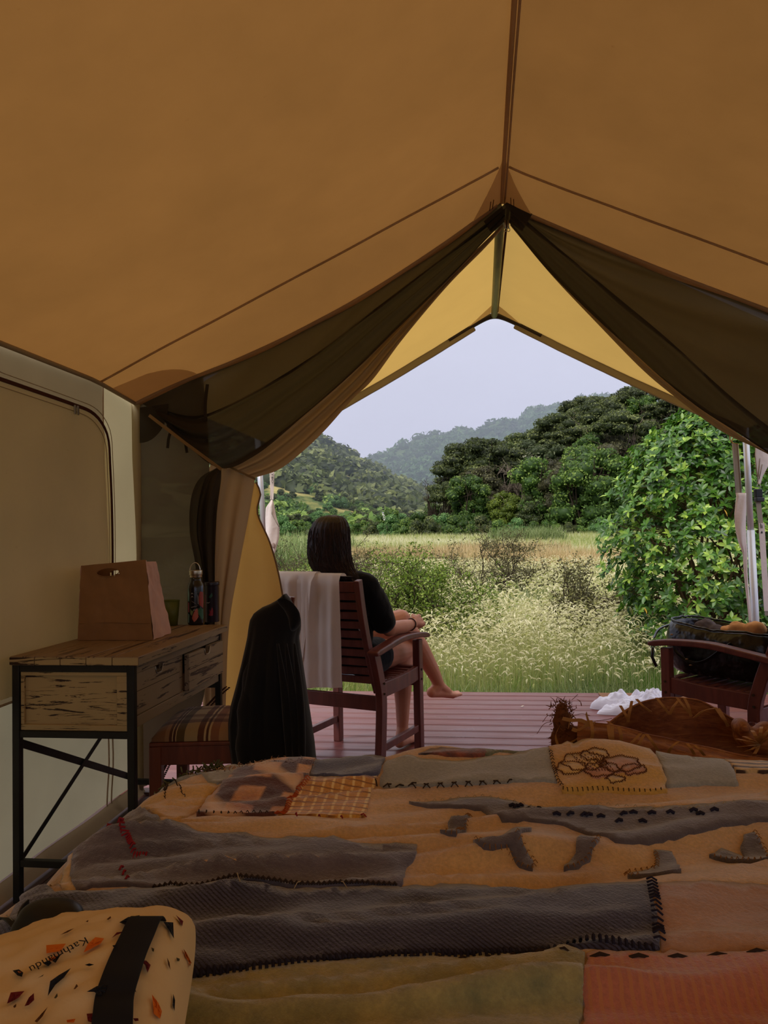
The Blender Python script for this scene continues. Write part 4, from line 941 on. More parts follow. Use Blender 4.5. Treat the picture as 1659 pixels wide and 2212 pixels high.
mohair = wool('orange mohair plaid', (240, 150, 70), (150, 84, 50), 9, 300, [('X', 3.2, (84, 48, 38), .55), ('Y', 4.2, (96, 54, 40), .6), ('DIAGONAL', 2.2, (236, 196, 150), .8)]); waffle = wool('mustard waffle weave', (204, 138, 40), (180, 112, 26), 5, 500, [('X', 15, (255, 222, 140), .74), ('Y', 19, (150, 92, 30), .80)])
strp = wool('striped cotton', (206, 166, 104), (190, 150, 90), 4, 500, [('Y', 16, (70, 48, 34), .62)]); dprint = wool('dark floral print', (150, 70, 34), (30, 34, 26), 26); gprint = wool('green printed cotton', (128, 116, 70), (58, 70, 44), 30)
lichen = wool('grey leaf felt', (96, 80, 66), (76, 64, 54), 6); bluet = plain('navy thread', (40, 36, 50), .9); redt = plain('red thread', (150, 36, 44), .9); orant = plain('orange thread', (190, 84, 34), .9); ocht = plain('ochre thread', (150, 104, 52), .9); brt = plain('brown thread', (110, 66, 36), .9); dkt = plain('dark thread', (58, 44, 34), .9); palet = plain('pale thread', (190, 170, 130), .9); mosst = plain('moss wool', (96, 96, 60), .95)
patch('patch', [(345, 1700), (400, 1692), (470, 1699), (452, 1725), (425, 1756), (370, 1785), (300, 1828), (240, 1842), (175, 1850), (215, 1800), (270, 1750)], yel, label='mustard yellow patch on the left shoulder of the blanket')
patch('patch', [(330, 1697), (365, 1680), (400, 1668), (500, 1661), (530, 1660), (505, 1682), (470, 1698), (400, 1690), (350, 1700)], grw, .005, label='pale grey patch at the far left corner')
patch('patch', [(525, 1661), (600, 1647), (682, 1650), (668, 1680), (640, 1705), (592, 1762), (500, 1764), (425, 1764), (450, 1728), (480, 1700)], mohair, .009, label='fluffy orange and brown mohair patch')
patch('patch', [(660, 1681), (740, 1680), (815, 1680), (800, 1725), (790, 1766), (700, 1766), (590, 1764), (625, 1725)], waffle, .005, label='mustard waffle weave patch edged with red stitches')
patch('patch', [(668, 1680), (690, 1655), (760, 1650), (832, 1643), (822, 1664), (812, 1681), (740, 1683)], navy, .007, label='slate blue wool patch at the far edge')
patch('patch', [(835, 1646), (900, 1640), (1000, 1650), (1100, 1635), (1185, 1631), (1192, 1660), (1205, 1694), (1120, 1690), (1020, 1697), (900, 1701), (818, 1700), (826, 1670)], grw, .005, label='long pale grey wool patch')
patch('patch', [(1188, 1628), (1240, 1616), (1300, 1615), (1400, 1628), (1428, 1655), (1442, 1714), (1330, 1714), (1216, 1717), (1203, 1690), (1192, 1655)], yel, .008, label='mustard patch printed with a large flower')
patch('patch', [(1415, 1637), (1500, 1642), (1570, 1644), (1585, 1668), (1598, 1698), (1520, 1698), (1442, 1702), (1428, 1660)], grw, .006, label='pale grey square patch, right')
patch('patch', [(1565, 1645), (1659, 1650), (1800, 1655), (1820, 1672), (1700, 1672), (1590, 1668)], strp, .007, label='brown and tan striped patch')
patch('patch', [(905, 1630), (930, 1622), (965, 1618), (1048, 1619), (1052, 1630), (1045, 1638), (960, 1634)], dprint, .004, label='dark floral print patch at the far edge')
patch('patch', [(1048, 1619), (1100, 1624), (1190, 1629), (1180, 1632), (1120, 1638), (1050, 1636)], gprint, .004, label='green printed patch at the far edge')
patch('applique', [(882, 1737), (950, 1736), (1000, 1727), (1040, 1724), (1075, 1730), (1130, 1742), (1230, 1753), (1320, 1752), (1400, 1750), (1480, 1745), (1560, 1738), (1640, 1735), (1760, 1736), (1760, 1768), (1640, 1778), (1560, 1790), (1500, 1797), (1460, 1810), (1400, 1821), (1330, 1818), (1270, 1800), (1220, 1786), (1180, 1779), (1130, 1777), (1085, 1778), (1060, 1765), (1040, 1752), (1000, 1748), (950, 1748), (915, 1744)], lichen, .006, label='long grey leaf shaped applique')
patch('patch', [(372, 1794), (430, 1798), (480, 1802), (560, 1812), (620, 1808), (680, 1808), (760, 1822), (840, 1824), (900, 1824), (897, 1850), (880, 1870), (866, 1916), (800, 1912), (640, 1922), (500, 1928), (380, 1922), (290, 1918), (200, 1922), (165, 1930), (215, 1888), (262, 1848), (300, 1828)], char, .006, label='charcoal wool patch with red stitching, left')
patch('patch', [(30, 1990), (75, 1958), (140, 1932), (290, 1922), (400, 1928), (500, 1932), (640, 1925), (800, 1915), (1050, 1914), (1300, 1915), (1408, 1918), (1418, 1980), (1426, 2052), (1300, 2056), (1100, 2058), (900, 2062), (750, 2068), (600, 2082), (480, 2098), (400, 2112), (300, 2130), (200, 2150), (60, 2180), (-60, 2180), (-60, 2060)], band, .006, label='broad slate tweed band across the bed')
patch('patch', [(1412, 1918), (1520, 1915), (1760, 1912), (1800, 2058), (1600, 2058), (1430, 2055), (1420, 1985)], tan, .004, label='brown felt patch, right')
patch('patch', [(380, 2118), (500, 2098), (620, 2082), (900, 2063), (1100, 2060), (1264, 2060), (1258, 2140), (1245, 2300), (700, 2330), (200, 2330), (280, 2200)], green, .006, grid=.013, label='olive floral cotton patch along the near edge')
patch('patch', [(1268, 2061), (1450, 2058), (1820, 2060), (1900, 2330), (1500, 2320), (1248, 2300), (1262, 2140)], rust, .006, grid=.013, label='salmon cotton patch, lower right')
patch('patch', [(175, 1852), (240, 1843), (298, 1830), (262, 1850), (215, 1888), (165, 1928), (140, 1930), (80, 1955), (110, 1915)], cream, .0035, label='cream patch hanging over the left edge')
for pl in ([(953, 1815), (972, 1785), (988, 1758), (1016, 1762), (1005, 1790), (986, 1819)], [(1022, 1818), (1060, 1812), (1088, 1812), (1106, 1800), (1110, 1790), (1148, 1790), (1142, 1802), (1118, 1818), (1130, 1826), (1155, 1838), (1148, 1849), (1120, 1842), (1095, 1828), (1050, 1829)],
           [(1214, 1868), (1240, 1850), (1256, 1828), (1294, 1832), (1272, 1852), (1245, 1864)], [(1415, 1845), (1455, 1847), (1462, 1875), (1468, 1907), (1420, 1904), (1378, 1903), (1350, 1893), (1360, 1880), (1418, 1878), (1420, 1860)],
           [(1530, 1855), (1560, 1842), (1590, 1848), (1612, 1858), (1602, 1838), (1605, 1822), (1632, 1820), (1650, 1838), (1690, 1870), (1680, 1896), (1620, 1880), (1560, 1860)]):
    cx, cy = sum(q[0] for q in pl)/len(pl), sum(q[1] for q in pl)/len(pl); c0 = to_st(cx, cy); f0 = at(cx, cy, Z=BZ); pst = []
    for q in pl: f1 = at(*q, Z=BZ); pst.append((c0[0]+f1.x-f0.x, c0[1]+f1.y-f0.y))
    patch('applique', pst, lichen, .007, grid=.012, rag=.0022, st=True, label='small frayed brown grey applique piece'); stitch(pst[len(pl)//2:]+[pst[0]], ocht, .009, .008, True, .010, .0008, st=True)
# flower drawn on the mustard patch: petals sewn as darker outlines and pale fills
fp = wool('faded pink petal', (190, 128, 84), (170, 112, 70), 8); fy = wool('pale yellow petal', (214, 170, 92), (196, 150, 70), 8)
for c, r, mt in (((1262, 1655), 38, fy), ((1235, 1668), 26, fy), ((1340, 1660), 34, fp), ((1300, 1672), 30, fp), ((1368, 1672), 22, fp), ((1330, 1692), 16, fy), ((1285, 1640), 24, fy)):
    pl = [(c[0]+r*1.25*cos(t)*(1+.12*sin(7*t)), c[1]+r*.52*sin(t)*(1+.12*sin(7*t))) for t in np.linspace(0, 2*pi, 22)[:-1]]
    patch('petal', pl, mt, .0095, grid=.02, rag=.001); stitch(pl+[pl[0]], brt, .005, .0055, False, .0115, .0010)
for k in range(8): stitch([(1235+k*9, 1640+6*sin(k)), (1262+k*8, 1660+5*cos(k)), (1285+k*6, 1676)], brt, .008, .007, False, .0115, .0008)
stitch([(430, 1762), (500, 1765), (590, 1765)], dkt, .012, .010, True, .011)
stitch([(600, 1762), (640, 1715), (668, 1682)], orant, .006, .013, True, .008, .0012); stitch([(640, 1766), (790, 1766), (815, 1755)], redt, .03, .014, True, .008, .0015)
stitch([(818, 1700), (900, 1702), (1020, 1698), (1110, 1692)], dkt, .014, .016, True, .009, .0016, .012)
stitch([(262, 1848), (215, 1888), (175, 1926)], redt, .009, .009, True, .009, .0012); stitch([(255, 1850), (290, 1852), (322, 1852)], redt, .005, .009, True, .009, .0020)
for a in ((262, 1880), (268, 1890), (275, 1903)): stitch([a, (a[0]+14, a[1]+1)], redt, .01, .010, True, .010, .002)
stitch([(880, 2068), (1100, 2066), (1264, 2066)], dkt, .026, .014, False, .007, .0018); stitch([(1275, 2070), (1450, 2070), (1700, 2068)], dkt, .040, .024, False, .007, .0030)
stitch([(1408, 1920), (1420, 1985), (1426, 2050)], bluet, .009, .015, True, .011, .0016); stitch([(420, 2108), (750, 2070), (1100, 2060), (1425, 2054)], bluet, .008, .010, True, .010, .0022)
stitch([(330, 1925), (500, 1931), (860, 1916)], dkt, .008, .006, False, .010, .0022); stitch([(520, 1930), (700, 1922), (860, 1918)], palet, .05, .014, True, .012, .0008, .01)
for i, a in enumerate(((1100, 1750), (1110, 1752), (1135, 1757), (1150, 1758), (1195, 1768), (1225, 1769), (1255, 1769), (1265, 1773), (1290, 1771), (1340, 1768), (1360, 1765), (1400, 1767), (1440, 1766), (1490, 1762), (1505, 1768), (1535, 1760), (1380, 1783), (1330, 1784))): stitch([a, (a[0]+16, a[1]-3*(i % 2))], bluet, .006, .014, False, .010, .0035)
stitch([(1190, 1632), (1203, 1690), (1218, 1716), (1330, 1716), (1440, 1714)], dkt, .010, .008, True, .012, .0009); stitch([(900, 1736), (1040, 1726), (1230, 1755), (1400, 1752), (1600, 1738)], palet, .016, .007, False, .009, .0007)
stitch([(345, 1750), (372, 1740), (400, 1728)], dkt, .010, .009, False, .006, .0008); stitch([(360, 1712), (372, 1718), (362, 1728)], dkt, .010, .009, False, .006, .0008); pass
for nm, (g, m_) in stitches.items(): o = g.build('stitching', m_, bed, True, kind='stuff')
# mossy fringe at the far left corner, loose fibres on the mohair
g = G()
for k in range(420):
    px = random.uniform(335, 520) if k % 2 else random.uniform(440, 680); py = np.interp(px, [335, 400, 520, 600, 680], [1697, 1672, 1661, 1647, 1650])+random.uniform(-1, 8); s_, t_ = to_st(px, py) if k % 2 == 0 else (None, None)
    if s_ is None: p = cloth(at(px, py, Y=BYF-.05).x, BYF-.03+random.uniform(-.05, .02), .002)
    else: p = cloth(s_, t_, .007)
    d = V((random.gauss(0, 1), random.gauss(0, 1), random.uniform(.2, 1))).normalized()*random.uniform(.006, .018); g.tube([p, p+d*.6, p+d+V((0, 0, -.004))], .0005, 3, False)
g.build('wool_fibres', mohair, bed, kind='stuff')
fr = [cloth(BXL+.10-.20*i/14, BYF-.02-.14*(i/14)**1.6*1.0, .006) for i in range(15)]
g = G()
for k in range(260):
    p = random.choice(fr)+V((random.gauss(0, .008), random.gauss(0, .012), random.gauss(0, .003))); d = V((random.gauss(0, 1), random.gauss(0, 1), random.gauss(.4, .6))).normalized()*.014; g.tube([p, p+d*.6, p+d], .0018, 4, False)
g.build('fringe', mosst, bed, True, kind='stuff')
# ================================================================ console desk
def cracked(name, base, crack, axis, thr=.64, sc=3.0, st=14):
    s = Mat(name); sv = [st]*3; sv[axis] = 1; vec = s.coord('Object', tuple(sv)); a = s.noise(vec, sc, 5, .7, 1.2); tone = s.noise(s.coord('Object'), 5, 4)
    c = s.ramp(tone, [(.3, tuple(x*.86 for x in srgb(base))), (.7, srgb(base))]); mk = s.ramp(a, [(thr-.01, (0, 0, 0)), (thr+.015, (1, 1, 1))]); c = s.mix(mk, c, srgb(crack))
    s.pbsdf(c, .5, .35, 0, s.bump(mk, -.5, .002)); return s.m
DX0, DX1, DY0, DY1, DZ = -1.50, -1.067, 2.30, 3.15, .78
cr_top = cracked('worn plank top', (146, 120, 86), (62, 38, 24), 1, .58, 2.2, 16); cr_end = cracked('cracked cream paint', (186, 160, 108), (50, 28, 18), 0, .555, 3.4, 13); cr_side = cracked('cracked paint shaded side', (150, 132, 104), (56, 38, 28), 1, .575, 3.2, 15)  # side tone darker than the end: its shade is put into the colour
iron = plain('blackened iron', (40, 38, 34), .5, .4, .4, .3, 8, .3, 90)
desk = empty('desk', ((DX0+DX1)/2, (DY0+DY1)/2, 0), 'narrow cracked cream wooden desk on a black iron frame against the left wall', 'desk')
for k in range(5):
    x0 = DX0+(DX1-DX0)*k/5; G().box(x0+.0012, x0+(DX1-DX0)/5-.0012, DY0, DY1, DZ-.028, DZ).build('plank', cr_top if k else cr_top, desk, bevel=.0025)
    G().box(x0+.0015, x0+(DX1-DX0)/5-.0015, DY0-.0015, DY0+.001, DZ-.026, DZ-.003).build('plank_end', cr_end, desk)
G().box(DX1-.001, DX1+.001, DY0+.002, DY1-.002, DZ-.026, DZ-.003).build('plank_edge', cr_side, desk)
T = DZ-.028
for x in (DX0+.018, DX1-.03):
    for y in (DY0+.016, DY1-.03): G().box(x-.012, x+.012, y-.012, y+.012, 0, T).build('leg', iron, desk, bevel=.002)
zr = .545
for y in (DY0+.016, DY1-.03):
    for z in (T-.011, zr-.012, .125): G().box(DX0+.030, DX1-.042, y-.010, y+.010, z-.011, z+.011).build('rail', iron, desk, bevel=.002)
G().box(DX0+.010, DX0+.026, DY0+.03, DY1-.04, T-.022, T).build('rail', iron, desk, bevel=.002)
xb_ = DX0+.012
G().bar((xb_, DY0+.03, .50), (xb_, DY1-.04, .148), .004, .026, (1, 0, 0)).build('cross_brace', iron, desk, bevel=.001)
G().bar((xb_+.006, DY0+.03, .125), (xb_+.006, DY1-.04, .50), .004, .018, (1, 0, 0)).build('cross_brace', iron, desk, bevel=.001)
G().box(DX0+.002, DX0+.010, DY0+.02, DY0+.03, .49, .50).build('bolt', iron, desk)
# end panel with raised frame
e0, e1 = DX0+.032, DX1-.044; G().box(e0, e1, DY0+.020, DY0+.028, zr, T-.022).build('end_panel', cr_end, desk)
for a in ((e0, e1, zr, zr+.018), (e0, e1, T-.034, T-.022), (e0, e0+.012, zr+.018, T-.034), (e1-.034, e1, zr+.018, T-.034)): G().box(a[0], a[1], DY0+.010, DY0+.020, a[2], a[3]).build('panel_frame', cr_end, desk, bevel=.002)
# drawer case towards the room
G().box(DX0+.03, DX1-.045, DY0+.028, DY1-.045, zr+.02, T-.004).build('case', plain('dark drawer inside', (60, 42, 28), .8), desk)
fx = DX1-.040
G().box(fx-.004, fx+.018, DY0+.03, DY1-.04, T-.030, T).build('upper_rail', cr_side, desk, bevel=.002)
G().box(fx-.004, fx+.014, DY0+.03, DY1-.04, zr+.005, zr+.040).build('lower_rail', cr_side, desk, bevel=.002)
def drawer(y0, y1, out):
    z0, z1 = zr+.042, T-.032; x = fx+.012+out; d = V((x, (y0+y1)/2, z0)); w = .060; yc_ = (y0+y1)/2
    g = G(); P = [(y0, z0), (y1, z0), (y1, z1), (yc_+w/2, z1), (yc_+w/2-.006, z1-.020), (yc_+w/2-.014, z1-.027), (yc_-w/2+.014, z1-.027), (yc_-w/2+.006, z1-.020), (yc_-w/2, z1), (y0, z1)]
    n = len(P); g.add([(x, a, b) for a, b in P]+[(x-.018, a, b) for a, b in P], [tuple(range(n)), tuple(range(2*n-1, n-1, -1))]+[(i, i+n, (i+1) % n+n, (i+1) % n) for i in range(n)])
    dr = g.build('drawer', cr_side, desk, bevel=.0015)
    G().tube([(x+.001, yc_+w/2, z1-.002), (x+.001, yc_+w/2-.006, z1-.020), (x+.001, yc_+w/2-.014, z1-.027), (x+.001, yc_-w/2+.014, z1-.027), (x+.001, yc_-w/2+.006, z1-.020), (x+.001, yc_-w/2, z1-.002)], .0022, 6).build('handle_trim', steel, dr, True)
    G().box(x-.018, x+.0006, y0+.001, y1-.001, z0+.075, z0+.0765).build('groove', plain('painted groove shadow', (50, 34, 24), .9), dr)  # dark strip painting the groove's shade on the drawer front
    G().box(x-.06-out, x-.02, y0+.01, y1-.01, z0, z0+.06).build('drawer_box', plain('drawer side wood', (120, 88, 56), .8), dr)
ym = (DY0+DY1)/2-.01
drawer(DY0+.035, ym-.018, 0); drawer(ym+.018, DY1-.04, .022)
G().box(fx-.004, fx+.010, ym-.016, ym+.016, zr+.04, T-.03).build('divider', cr_side, desk, bevel=.001)
# ---- paper bag
paper = plain('brown kraft paper', (142, 104, 64), .75, .2, 0, .08, 3, .25, 14, .006); paperl = plain('lighter kraft gusset', (204, 164, 146), .75, .2, 0, .1, 4, .5, 10, .01)
bl, br_, fr_ = at(168, 1383, Z=DZ+.001), at(331, 1383, Z=DZ+.001), at(369, 1368, Z=DZ+.001); fl_ = bl+(fr_-br_)
tl, tr_ = at(175, 1222, Y=bl.y+.035), at(315, 1209, Y=br_.y+.045); ftr = at(337, 1213, Y=fr_.y-.02); ftl = tl+(ftr-tr_)
pb_ = empty('paper_bag', (bl+fr_)/2, 'brown kraft paper bag with a cut out oval handle on the desk', 'bag')
def quad_pt(a, b, c, d, u, v, n=None, wr=0):
    p = a.lerp(b, u).lerp(d.lerp(c, u), v)
    if n is not None: p = p+n*(wr*fbm(u*3, v*3, 4))
    return p
def bag_face(name, a, b, c, d, mat, wr, hole=None, crease=0, nn=None):
    n = (b-a).cross(d-a).normalized() if nn is None else nn; N = 36; M_ = 40; g = G(); pts = [[quad_pt(a, b, c, d, i/N, j/M_, n, wr)+n*(crease*(-abs(i/N-.5)*2+1)*(.3+.7*j/M_)) for j in range(M_+1)] for i in range(N+1)]
    vs = [p for r in pts for p in r]; fs = []
    for i in range(N):
        for j in range(M_):
            u, v = (i+.5)/N, (j+.5)/M_
            if hole and ((u-hole[0])/hole[2])**2+((v-hole[1])/hole[3])**2 < 1: continue
            fs.append((i*(M_+1)+j, (i+1)*(M_+1)+j, (i+1)*(M_+1)+j+1, i*(M_+1)+j+1))
    g.add(vs, fs); return g.build(name, mat, pb_, True)
bag_face('front_panel', bl, br_, tr_, tl, paper, .008, (.42, .88, .17, .055))
bag_face('back_panel', fl_, fr_, ftr, ftl, paper, .006, (.42, .88, .17, .055), 0)
bag_face('gusset', br_, fr_, ftr, tr_, paperl, .010, None, -.022); bag_face('gusset', bl, fl_, ftl, tl, paperl, .008, None, .02)
G().add([bl, br_, fr_, fl_], [(0, 1, 2, 3)]).build('bottom', paper, pb_)
cz = .22
G().tube([quad_pt(bl, br_, tr_, tl, u, cz+.01*sin(u*5))+V((0, -.003, 0)) for u in np.linspace(.02, .98, 14)], .0012, 5).build('crease', paper, pb_, True)
hc = [quad_pt(bl, br_, tr_, tl, .42+.17*cos(t), .88+.055*sin(t))+V((0, -.003, 0)) for t in np.linspace(0, 2*pi, 28)]; G().tube(hc, .0016, 5).build('handle_rim', paper, pb_, True)
# ---- bottle, flask and tumbler
def decal(c, R, poly, mat, par, name, lift=.0006, n=6):
    """flat print wrapped on a cylinder: poly in (angle from the viewer side, height)"""
    base = atan2(EYE.y-c.y, EYE.x-c.x); g = G(); P = resample([V((a, h, 0)) for a, h in poly+[poly[0]]], 28)[:-1]; cx = sum(p.x for p in P)/len(P); cy = sum(p.y for p in P)/len(P); rings = []
    for k in (1.0, .6, .2): rings.append([V((c.x+(R+lift)*cos(base+cx+(p.x-cx)*k), c.y+(R+lift)*sin(base+cx+(p.x-cx)*k), c.z+cy+(p.y-cy)*k)) for p in P])
    g.loft(rings, True); g.f.append(tuple(range(2*len(P), 3*len(P)))); return g.build(name, mat, par)
bc = at(424, 1349, Z=DZ); bo = empty('water_bottle', bc, 'tall black steel water bottle with painted leaves and a wire loop cap', 'bottle'); blk = plain('black enamel', (16, 16, 18), .25, .5, bump=0, coat=.3)
G().lathe(bc, [(.030, 0), (.0345, .003), (.036, .010), (.036, .150), (.035, .163), (.031, .176), (.0255, .184), (.0245, .190), (.0245, .200)], 32).build('body', blk, bo, True)
G().lathe(bc, [(.0255, .200), (.0255, .210), (.0285, .211), (.0285, .229), (.027, .231), (.004, .231)], 32).build('cap', plain('brushed cap steel', (190, 180, 160), .3, .5, 1, .1, 20, .1, stretch=(40, 40, 1)), bo, True, bevel=.0006)
hd = CR.normalized(); lp = [bc+hd*(.0255*cos(t)*(1 if t > pi/2 else .75))+V((0, 0, .226+.036*sin(t))) for t in np.linspace(0, pi, 16)]; G().tube(lp, .0020, 8).build('wire_loop', plain('bright wire', (220, 214, 205), .25, .5, 1, 0, bump=0), bo, True)
pr = {n: plain('print '+n, c, .4, .4, bump=0) for n, c in dict(orange=(150, 58, 36), salmon=(176, 92, 66), green=(44, 92, 60), mint=(100, 140, 126), white=(170, 162, 152), pink=(160, 80, 94), sage=(108, 120, 76), red=(150, 30, 32)).items()}
R_ = .036
for nm, poly in (('orange', [(.9, .070), (.35, .085), (.3, .118), (.45, .142), (.9, .138), (1.0, .10)]), ('green', [(.95, .03), (.75, .02), (.2, .050), (.1, .066), (.5, .073), (.95, .065)]), ('salmon', [(.25, .035), (.02, .022), (-.25, .014), (-.5, .030), (-.38, .045), (-.1, .066), (.12, .072), (.25, .06)]),
                 ('sage', [(-.2, .070), (-.5, .040), (-.72, .048), (-.72, .07), (-.45, .060)]), ('mint', [(-.88, .10), (-.82, .13), (-.95, .155), (-1.15, .15), (-1.15, .10)]), ('pink', [(-.86, .055), (-.9, .095), (-1.1, .098), (-1.1, .055)]), ('mint', [(-.9, .012), (-.85, .045), (-1.1, .05), (-1.1, .01)]),
                 ('white', [(.1, .087), (-.6, .104), (-.3, .098)]), ('white', [(.3, .083), (-.6, .074), (-.6, .077)]), ('white', [(.35, .072), (-.3, .062), (-.3, .065)]), ('white', [(.28, .088), (.25, .12), (.18, .13), (.21, .088)]), ('white', [(-.3, .118), (-.45, .125), (-.62, .116), (-.45, .121)]), ('white', [(-.3, .131), (-.45, .138), (-.62, .130), (-.45, .134)])):
    decal(bc, R_, poly, pr[nm], bo, 'printed_leaf')
for k in range(9): a, h = .25-.14*(k % 4), .136+.007*(k//3); decal(bc, R_, [(a, h), (a+.025, h), (a+.025, h+.0015), (a, h+.0015)], pr['white'], bo, 'printed_dot')
tc_ = at(455, 1344, Z=DZ)+V((-.0, .02, 0)); tn = empty('tea_canister', tc_, 'dark cylinder with red and green leaf print standing behind the bottle', 'canister'); R2 = .0315
G().lathe(tc_, [(.030, 0), (R2, .002), (R2, .158), (.0335, .159), (.0335, .172), (.031, .175), (.002, .175)], 32).build('body', plain('dark plum enamel', (34, 22, 32), .35, .5, bump=0), tn, True, bevel=.0006)
for nm, poly in (('red', [(.1, .03), (-.2, .028), (-.5, .032), (-.3, .042), (-.42, .058), (-.15, .048), (0, .068), (.15, .05)]), ('green', [(.1, .115), (-.2, .105), (-.5, .108), (-.2, .12), (0, .128)]), ('white', [(-.2, .09), (-.45, .083), (-.8, .084), (-.8, .087), (-.45, .086)]), ('pink', [(-1.0, .0), (-.95, .12), (-1.1, .12), (-1.1, .0)])): decal(tc_, R2, poly, pr[nm], tn, 'printed_leaf')
gc = at(366, 1352, Z=DZ)+V((0, .02, 0)); tb = empty('tumbler', gc, 'olive green tumbler half hidden behind the paper bag', 'cup'); gmat = plain('olive green plastic', (96, 104, 40), .4, .4, bump=0)
G().lathe(gc, [(.022, 0), (.026, .001), (.036, .105), (.0345, .105), (.024, .004), (.001, .004)], 28).build('cup', gmat, tb, True); G().tube([gc+V((.036*cos(t), .036*sin(t), .105)) for t in np.linspace(0, 2*pi, 30)], .0013, 6).build('rim', gmat, tb, True)
# ================================================================ side chair with plaid cushion and jacket
redw = wood('red brown chair wood', (92, 44, 28), (126, 66, 42), .4, 2, 3, 8, .15, .4)
def frame2(o, ang):
    ca, sa = cos(ang), sin(ang); return lambda x, y, z=0: V((o[0]+ca*x-sa*y, o[1]+sa*x+ca*y, z))
SCH = empty('side_chair', (-.93, 2.76, 0), 'reddish wooden chair with a plaid cushion tucked under the desk', 'chair')
Q = frame2((-1.140, 2.530), radians(8))   # x towards the backrest, y away from the bed
def qbox(x0, x1, y0, y1, z0, z1): g = G(); return g.hexa([Q(x0, y0, z0), Q(x1, y0, z0), Q(x1, y1, z0), Q(x0, y1, z0), Q(x0, y0, z1), Q(x1, y0, z1), Q(x1, y1, z1), Q(x0, y1, z1)])
for y in (0, .365): qbox(0, .042, y, y+.042, 0, .435).build('leg', redw, SCH, bevel=.003)
for y in (0, .365):
    g = G(); g.beam([Q(.40, y+.021, 0), Q(.395, y+.021, .43), Q(.42, y+.021, .70), Q(.45, y+.021, .91)], .038, .036, Q(0, 1)-Q(0, 0)); g.build('leg', redw, SCH, bevel=.003)
for y in (.004, .373): qbox(.04, .385, y, y+.026, .372, .435).build('apron', redw, SCH, bevel=.002)
for x in (.006, .385): qbox(x, x+.026, .04, .37, .372, .435).build('apron', redw, SCH, bevel=.002)
qbox(0, .40, 0, .407, .435, .449).build('seat', redw, SCH, bevel=.004)
for z in (.56, .68, .80, .885): g = G(); xx = .40+(z-.43)*.105; g.bar(Q(xx, .04, z), Q(xx, .37, z), .05, .016, (0, 0, 1)); g.build('back_slat', redw, SCH, bevel=.003)
pl = Mat('plaid cloth'); tcn = pl.node('ShaderNodeTexCoord'); sp_ = pl.node('ShaderNodeSeparateXYZ'); pl.l.new(tcn.outputs['UV'], sp_.inputs[0])
cx_ = pl.ramp(sp_.outputs[0], [(0, (.22, .13, .10)), (.12, (.30, .20, .15)), (.16, (.09, .045, .04)), (.185, (.5, .45, .36)), (.195, (.07, .035, .035)), (.215, (.5, .45, .36)), (.225, (.10, .08, .05)), (.30, (.36, .32, .24)), (.42, (.12, .06, .05)), (.48, (.5, .45, .36)), (.50, (.09, .045, .04)), (.52, (.5, .45, .36)), (.54, (.26, .14, .11)), (.62, (.38, .26, .18)), (.78, (.38, .26, .18)), (.82, (.10, .05, .045)), (.90, (.34, .27, .19))], 'CONSTANT')
cy_ = pl.ramp(sp_.outputs[1], [(0, (1.0, .82, .5)), (.16, (.45, .32, .28)), (.24, (.8, .75, .7)), (.32, (.5, .38, .34)), (.40, (1.05, 1.0, .92)), (.62, (.5, .38, .36)), (.70, (.95, .85, .8)), (.86, (.55, .42, .4))], 'CONSTANT')
pl.pbsdf(pl.mix(1.0, pl.mix(.0, cx_, cx_), cy_, 'MULTIPLY'), .9, .1, 0, pl.bump(pl.noise(pl.coord('UV', (300, 300, 1)), 1, 1), .3, .001), .2)
N = 30; vs, uv = [], []
for i in range(N+1):
    for j in range(N+1):
        u, v = i/N, j/N; e_ = (1-abs(2*u-1)**5)*(1-abs(2*v-1)**5); dome = .012+.034*e_**.5+.010*(1-(2*u-1)**2)*(1-(2*v-1)**2)+.003*fbm(u*5, v*5); vs.append(tuple(Q(.008+.37*u, .008+.385*v, .452+dome))); uv.append((u, v))
fs = [(i*(N+1)+j, (i+1)*(N+1)+j, (i+1)*(N+1)+j+1, i*(N+1)+j+1) for i in range(N) for j in range(N)]
rim = [(i, 0) for i in range(N)]+[(N, j) for j in range(N)]+[(N-i, N) for i in range(N)]+[(0, N-j) for j in range(N)]; o0 = len(vs)
for i, j in rim: p = V(vs[i*(N+1)+j]); vs.append((p.x, p.y, .4505)); uv.append(uv[i*(N+1)+j])
for k in range(len(rim)): a, b = rim[k], rim[(k+1) % len(rim)]; fs.append((a[0]*(N+1)+a[1], o0+k, o0+(k+1) % len(rim), b[0]*(N+1)+b[1]))
me = bpy.data.meshes.new('cushion'); me.from_pydata(vs, [], fs); ul = me.uv_layers.new(name='UVMap')
for lo in me.loops: ul.data[lo.index].uv = uv[lo.vertex_index]
me.polygons.foreach_set('use_smooth', [True]*len(me.polygons)); o = link('cushion', me, pl.m); tag(o, 'plaid seat cushion in brown, cream and yellow on the side chair', 'cushion'); CUSH = o
